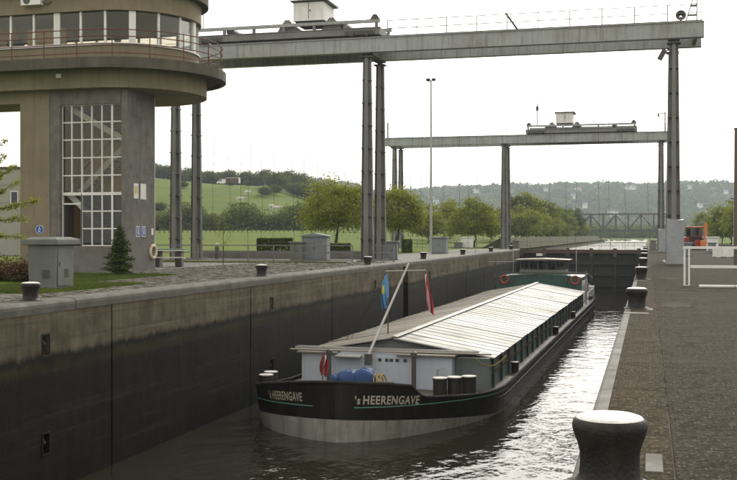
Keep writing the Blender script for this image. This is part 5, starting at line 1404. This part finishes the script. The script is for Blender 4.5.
# lawn strips on the left bank
def lawn(name, label, poly_fn, n, seed, size=.05):
    rng = np.random.default_rng(seed); b = poly_fn(rng, n)
    a = rng.uniform(0, 2*PI, n); hgt = rng.uniform(.04, .11, n); wd = size*.35
    dx, dy = np.cos(a)*wd, np.sin(a)*wd; lx, ly = rng.normal(size=n)*.03, rng.normal(size=n)*.03
    z = np.full(n, -.01)
    v = np.stack([np.stack([b[:, 0]-dx, b[:, 1]-dy, z], 1), np.stack([b[:, 0]+dx, b[:, 1]+dy, z], 1), np.stack([b[:, 0]+lx, b[:, 1]+ly, z+hgt], 1)], 1).reshape(-1, 3)
    tag(link(np_mesh(name, v, 3, 'grass_blade'), name), label, 'grass', kind='stuff')
def rect(x0, x1, y0, y1):
    return lambda rng, n: np.stack([rng.uniform(x0, x1, n), rng.uniform(y0, y1, n)], 1)
for i, (x0, x1, y0, y1) in enumerate(((-23.0, -18.6, 29.5, 36.8), (-27.5, -21.4, 37.6, 45.4), (-33, -19.6, 66.6, 68.2))):
    tag(MB().box(x0-.1, x1+.1, y0-.1, y1+.1, -.2, .0).build('lawn', 'grass_ground'), kind='structure')
    lawn('lawn_grass', ['mown grass around the grey-green kiosk', 'mown grass before the tower and fir', 'strip of grass before the long railing'][i], rect(x0, x1, y0, y1), [26000, 30000, 16000][i], 50+i)

# ---------------------------------------------------------------- things on the hill
def cow(px, d, rz, label, mat='hide_white'):
    X, Y = G(px, d); t = thing('cow', label, 'cow', (X, Y, terrain(X, Y)), rz, 'white cattle on the meadow')
    if 'me' not in COWM:
        me = bpy.data.meshes.new('body')
        vs = [(-.85,0,1.12),(-.35,0,1.1),(.3,0,1.08),(.75,0,1.18),(1.15,0,1.3),(1.5,0,1.18)]; es = [(0,1),(1,2),(2,3),(3,4),(4,5)]; rad = [.30,.38,.40,.33,.19,.13]
        def chain(base, pts, rs):
            prev = base
            for p, r_ in zip(pts, rs): vs.append(p); rad.append(r_); es.append((prev, len(vs)-1)); prev = len(vs)-1
        for s in (-1, 1):
            chain(0, [(-.8, s*.22, .75), (-.9, s*.22, .4), (-.82, s*.22, .0)], [.15, .09, .08]); chain(3, [(.7, s*.2, .72), (.72, s*.2, .36), (.7, s*.2, .0)], [.13, .08, .08])
        chain(0, [(-1.12, 0, 1.1), (-1.18, 0, .6)], [.05, .04])
        chain(4, [(1.15, .22, 1.42)], [.05]); chain(4, [(1.15, -.22, 1.42)], [.05])
        me.from_pydata(vs, es, []); ob = bpy.data.objects.new('tmp', me); COL.objects.link(ob)
        sk = ob.modifiers.new('s', 'SKIN'); sb_ = ob.modifiers.new('u', 'SUBSURF'); sb_.levels = 1
        for i, r_ in enumerate(rad): me.skin_vertices[0].data[i].radius = (r_, r_); me.skin_vertices[0].data[i].use_root = (i == 1)
        bpy.context.view_layer.update(); dg = bpy.context.evaluated_depsgraph_get()
        m2 = bpy.data.meshes.new_from_object(ob.evaluated_get(dg)); m2.materials.clear(); m2.materials.append(M[mat]); m2.name = 'body'
        bpy.data.objects.remove(ob); COWM['me'] = m2
    t.scale = (1.25,)*3; link(COWM['me'], 'body', t); return t
COWM = {}
cow(240.5, 363, .2, 'lone white cow on the meadow below the van'); cow(272, 352, 2.6, 'left cow of the pair on the meadow'); cow(276.5, 349, .1, 'right cow of the pair on the meadow'); cow(247.5, 385, 1.0, 'far off cow on the meadow right of and above the lone cow')
X, Y = G(222.5, 452); zt_ = terrain(X, Y)
vn = thing('van', 'white van parked at the top of the meadow', 'van', (X, Y, zt_), YAW+PI)
MB().extr_y([(-2.4,.4),(2.4,.4),(2.4,1.1),(1.6,1.35),(.9,2.3),(-2.4,2.35)], -.95, .95).build('body', 'white_paint', vn)
for s in (-1, 1): MB().extr_y([(.2,1.4),(1.4,1.4),(.85,2.15),(.2,2.15)], min(s*.955, s*.97), max(s*.955, s*.97)).build('window', 'glass_dark', vn)
for x in (-1.5, 1.5):
    for y in (-.85, .85): MB().add(*cyl_y(x, y, .36, .36, .12)).build('wheel', 'tyre', vn, True)
X, Y = G(233, 452); tl_ = thing('trailer', 'dark box trailer with pale edges right of the white van', 'trailer', (X, Y, terrain(X, Y)), YAW)
MB().box(-3, 3, -1.1, 1.1, .7, 2.9).build('body', 'rust_wood', tl_); MB().box(-3.05, 3.05, -1.15, 1.15, 2.902, 3.05).build('roof', 'white_paint', tl_)
MB().box(2.5, 3.06, -1.16, 1.16, .7, 2.9).build('end_panel', 'white_paint', tl_)
for x in (-1.8, 1.8):
    for y in (-.95, .95): MB().add(*cyl_y(x, y, .4, .4, .12)).build('wheel', 'tyre', tl_, True)
MB().box(-2.9, 2.9, -.9, .9, .5, .698).build('chassis', 'steel_dark', tl_)
# pasture fence posts
pf = thing('pasture_fence', 'wire pasture fence of thin posts on the field below the hedgerow', 'fence', (0, 0, 0))
pme = MB().box(-.06, .06, -.06, .06, -.1, 1.25).mesh('post', 'bark'); prevp = None
wr = MB()
for px in np.arange(146, 420, 4.6):
    X, Y = G(px, 205+.1*(px-146)); z = terrain(X, Y); link(pme, 'post', pf, (X, Y, z))
    if prevp:
        for zz in (.6, 1.1): wr.tube([(prevp[0], prevp[1], prevp[2]+zz), (X, Y, z+zz)], .012, 3)
    prevp = (X, Y, z)
wr.build('wire', 'rope_dark', pf)
# pale building behind the left edge
X, Y = G(-26, 96); pb = thing('pale_building', 'pale flat-roofed building behind the left edge of the picture', 'building', (X, Y, 0), YAW)
MB().box(-5, 4.3, 0, 8, 0, 7.9).build('wall', 'pale_building', pb); MB().box(-5.1, 4.4, -.1, 8.1, 7.902, 8.1).build('roof', 'slab_concrete', pb)
w1 = MB().box(3.35, 4.05, -.04, -.002, 4.6, 5.9).build('window', 'white_paint', pb); MB().box(3.43, 3.97, -.06, -.042, 4.68, 5.82).build('pane', 'glass_dark', w1)
for k in range(4): MB().box(-4.9, 4.25, -.012, -.002, 1.6*(k+1)-.015, 1.6*(k+1)+.015).build('joint', 'slab_concrete', pb)
# ---------------------------------------------------------------- far hillside: woods and houses
rng = np.random.default_rng(77); C_ = []
Nf = 9500
d = 1100+1330*rng.uniform(size=Nf)**.8; pxs = rng.uniform(300, 830, Nf)
den = np.array([vnoise(a_*11, b_*1.3) for a_, b_ in zip(pxs, d)])
HP = np.array([(a_, b_) for a_, b_ in ((424, 1500), (436, 1750), (452, 1620), (476, 1900), (541, 1650), (546, 1900), (556, 1500), (573, 1750), (578, 1950), (597, 2080), (601, 2100), (611, 1500), (616, 1510), (627, 2010), (633, 2020), (700, 1600), (708, 1450), (727, 1500), (726, 1850), (690, 1950), (561, 2000), (585, 1600))])
near_h = np.array([np.any((np.abs(HP[:, 0]-a_) < 7) & (HP[:, 1]-b_ > -8) & (HP[:, 1]-b_ < 70)) for a_, b_ in zip(pxs, d)])
keep = (den > -.5) & ~near_h; d, pxs = d[keep], pxs[keep]
base = leaf_quads(np.random.default_rng(1).normal(size=(34, 3))*np.array([.30, .30, .26])+np.array([0, 0, .5]), .2, np.random.default_rng(2)).reshape(-1, 3)
ALL = []
for px, dd in zip(pxs, d):
    X, Y = G(px, dd); s = rng.uniform(6, 15); a = rng.uniform(0, 6.3); q = base*np.array([s, s, s*rng.uniform(.8, 1.3)])
    q = np.stack([q[:, 0]*math.cos(a)-q[:, 1]*math.sin(a), q[:, 0]*math.sin(a)+q[:, 1]*math.cos(a), q[:, 2]], 1)+np.array([X, Y, terrain(X, Y)-.5]); ALL.append(q)
tag(link(np_mesh('far_woods', np.concatenate(ALL), 4, 'leaf_far'), 'far_woods'), 'distant wooded hillside across the valley', 'woods', kind='stuff')
rng = np.random.default_rng(78); ALL = []
for k in range(900):      # valley floor trees in front of the hill
    px = rng.uniform(395, 800); dd = rng.uniform(560, 1050); X, Y = G(px, dd); s = rng.uniform(5, 11); ALL.append(base*s+np.array([X, Y, terrain(X, Y)-.5]))
tag(link(np_mesh('valley_trees', np.concatenate(ALL), 4, 'leaf_far'), 'valley_trees'), 'band of trees on the valley floor before the far hill', 'woods', kind='stuff')
hs_ = [(424, 1500), (436, 1750), (452, 1620), (476, 1900), (541, 1650), (546, 1900), (556, 1500), (573, 1750), (578, 1950), (597, 2080), (601, 2100), (611, 1500), (616, 1510), (627, 2010), (633, 2020), (700, 1600), (708, 1450), (727, 1500), (726, 1850), (690, 1950), (561, 2000), (585, 1600)]
hs_.sort()
wm = MB().box(-5, 5, -4, 4, -3, 6).mesh('wall', 'white_paint'); rm = {}
for mt in ('roof_tile', 'slate'): rm[mt] = MB().extr_x([(-4.5, 5.9), (0, 9.6), (4.5, 5.9), (4.5, 6.2), (0, 9.95), (-4.5, 6.2)], -5.4, 5.4).mesh('roof', mt)
gm = MB().add([(-4.99, -4, 6), (-4.99, 4, 6), (-4.99, 0, 9.55), (4.99, -4, 6), (4.99, 4, 6), (4.99, 0, 9.55)], [(0,1,2),(3,5,4)]).mesh('gable', 'white_paint')
wn_ = MB().box(-.7, .7, -4.06, -4.003, 2.2, 4.2).mesh('window', 'glass_dark')
ON = 'first second third fourth fifth sixth seventh eighth ninth tenth eleventh twelfth thirteenth fourteenth fifteenth sixteenth seventeenth eighteenth nineteenth twentieth twenty-first rightmost'.split()
for i, (px, dd) in enumerate(hs_):
    X, Y = G(px, dd); mt = 'slate' if i % 3 else 'roof_tile'
    t = thing('hill_house', f'{ON[i]} white house from the left on the distant hillside', 'house', (X, Y, terrain(X, Y)+5), YAW+random.uniform(-.6, .6), 'houses on the far hill')
    t.scale = (random.uniform(.6, 1.05),)*2+(random.uniform(.65, .9),)
    link(wm, 'wall', t); link(rm[mt], 'roof', t); link(gm, 'gable', t)
    for x in (-3, 0, 3): link(wn_, 'window', t, (x, 0, 0))
# ---------------------------------------------------------------- air
m, n, p, out = newmat('air'); n.nodes.remove(p)
pv = N(n, 'VolumePrincipled'); pv.inputs['Density'].default_value = .00020; pv.inputs['Color'].default_value = (.74, .86, 1, 1); pv.inputs['Anisotropy'].default_value = .2
n.links.new(pv.outputs[0], out.inputs['Volume']); MATS['air'] = m
tag(MB().box(-3300, 2500, -200, 3600, -10, 175).build('haze', 'air'), kind='stuff')
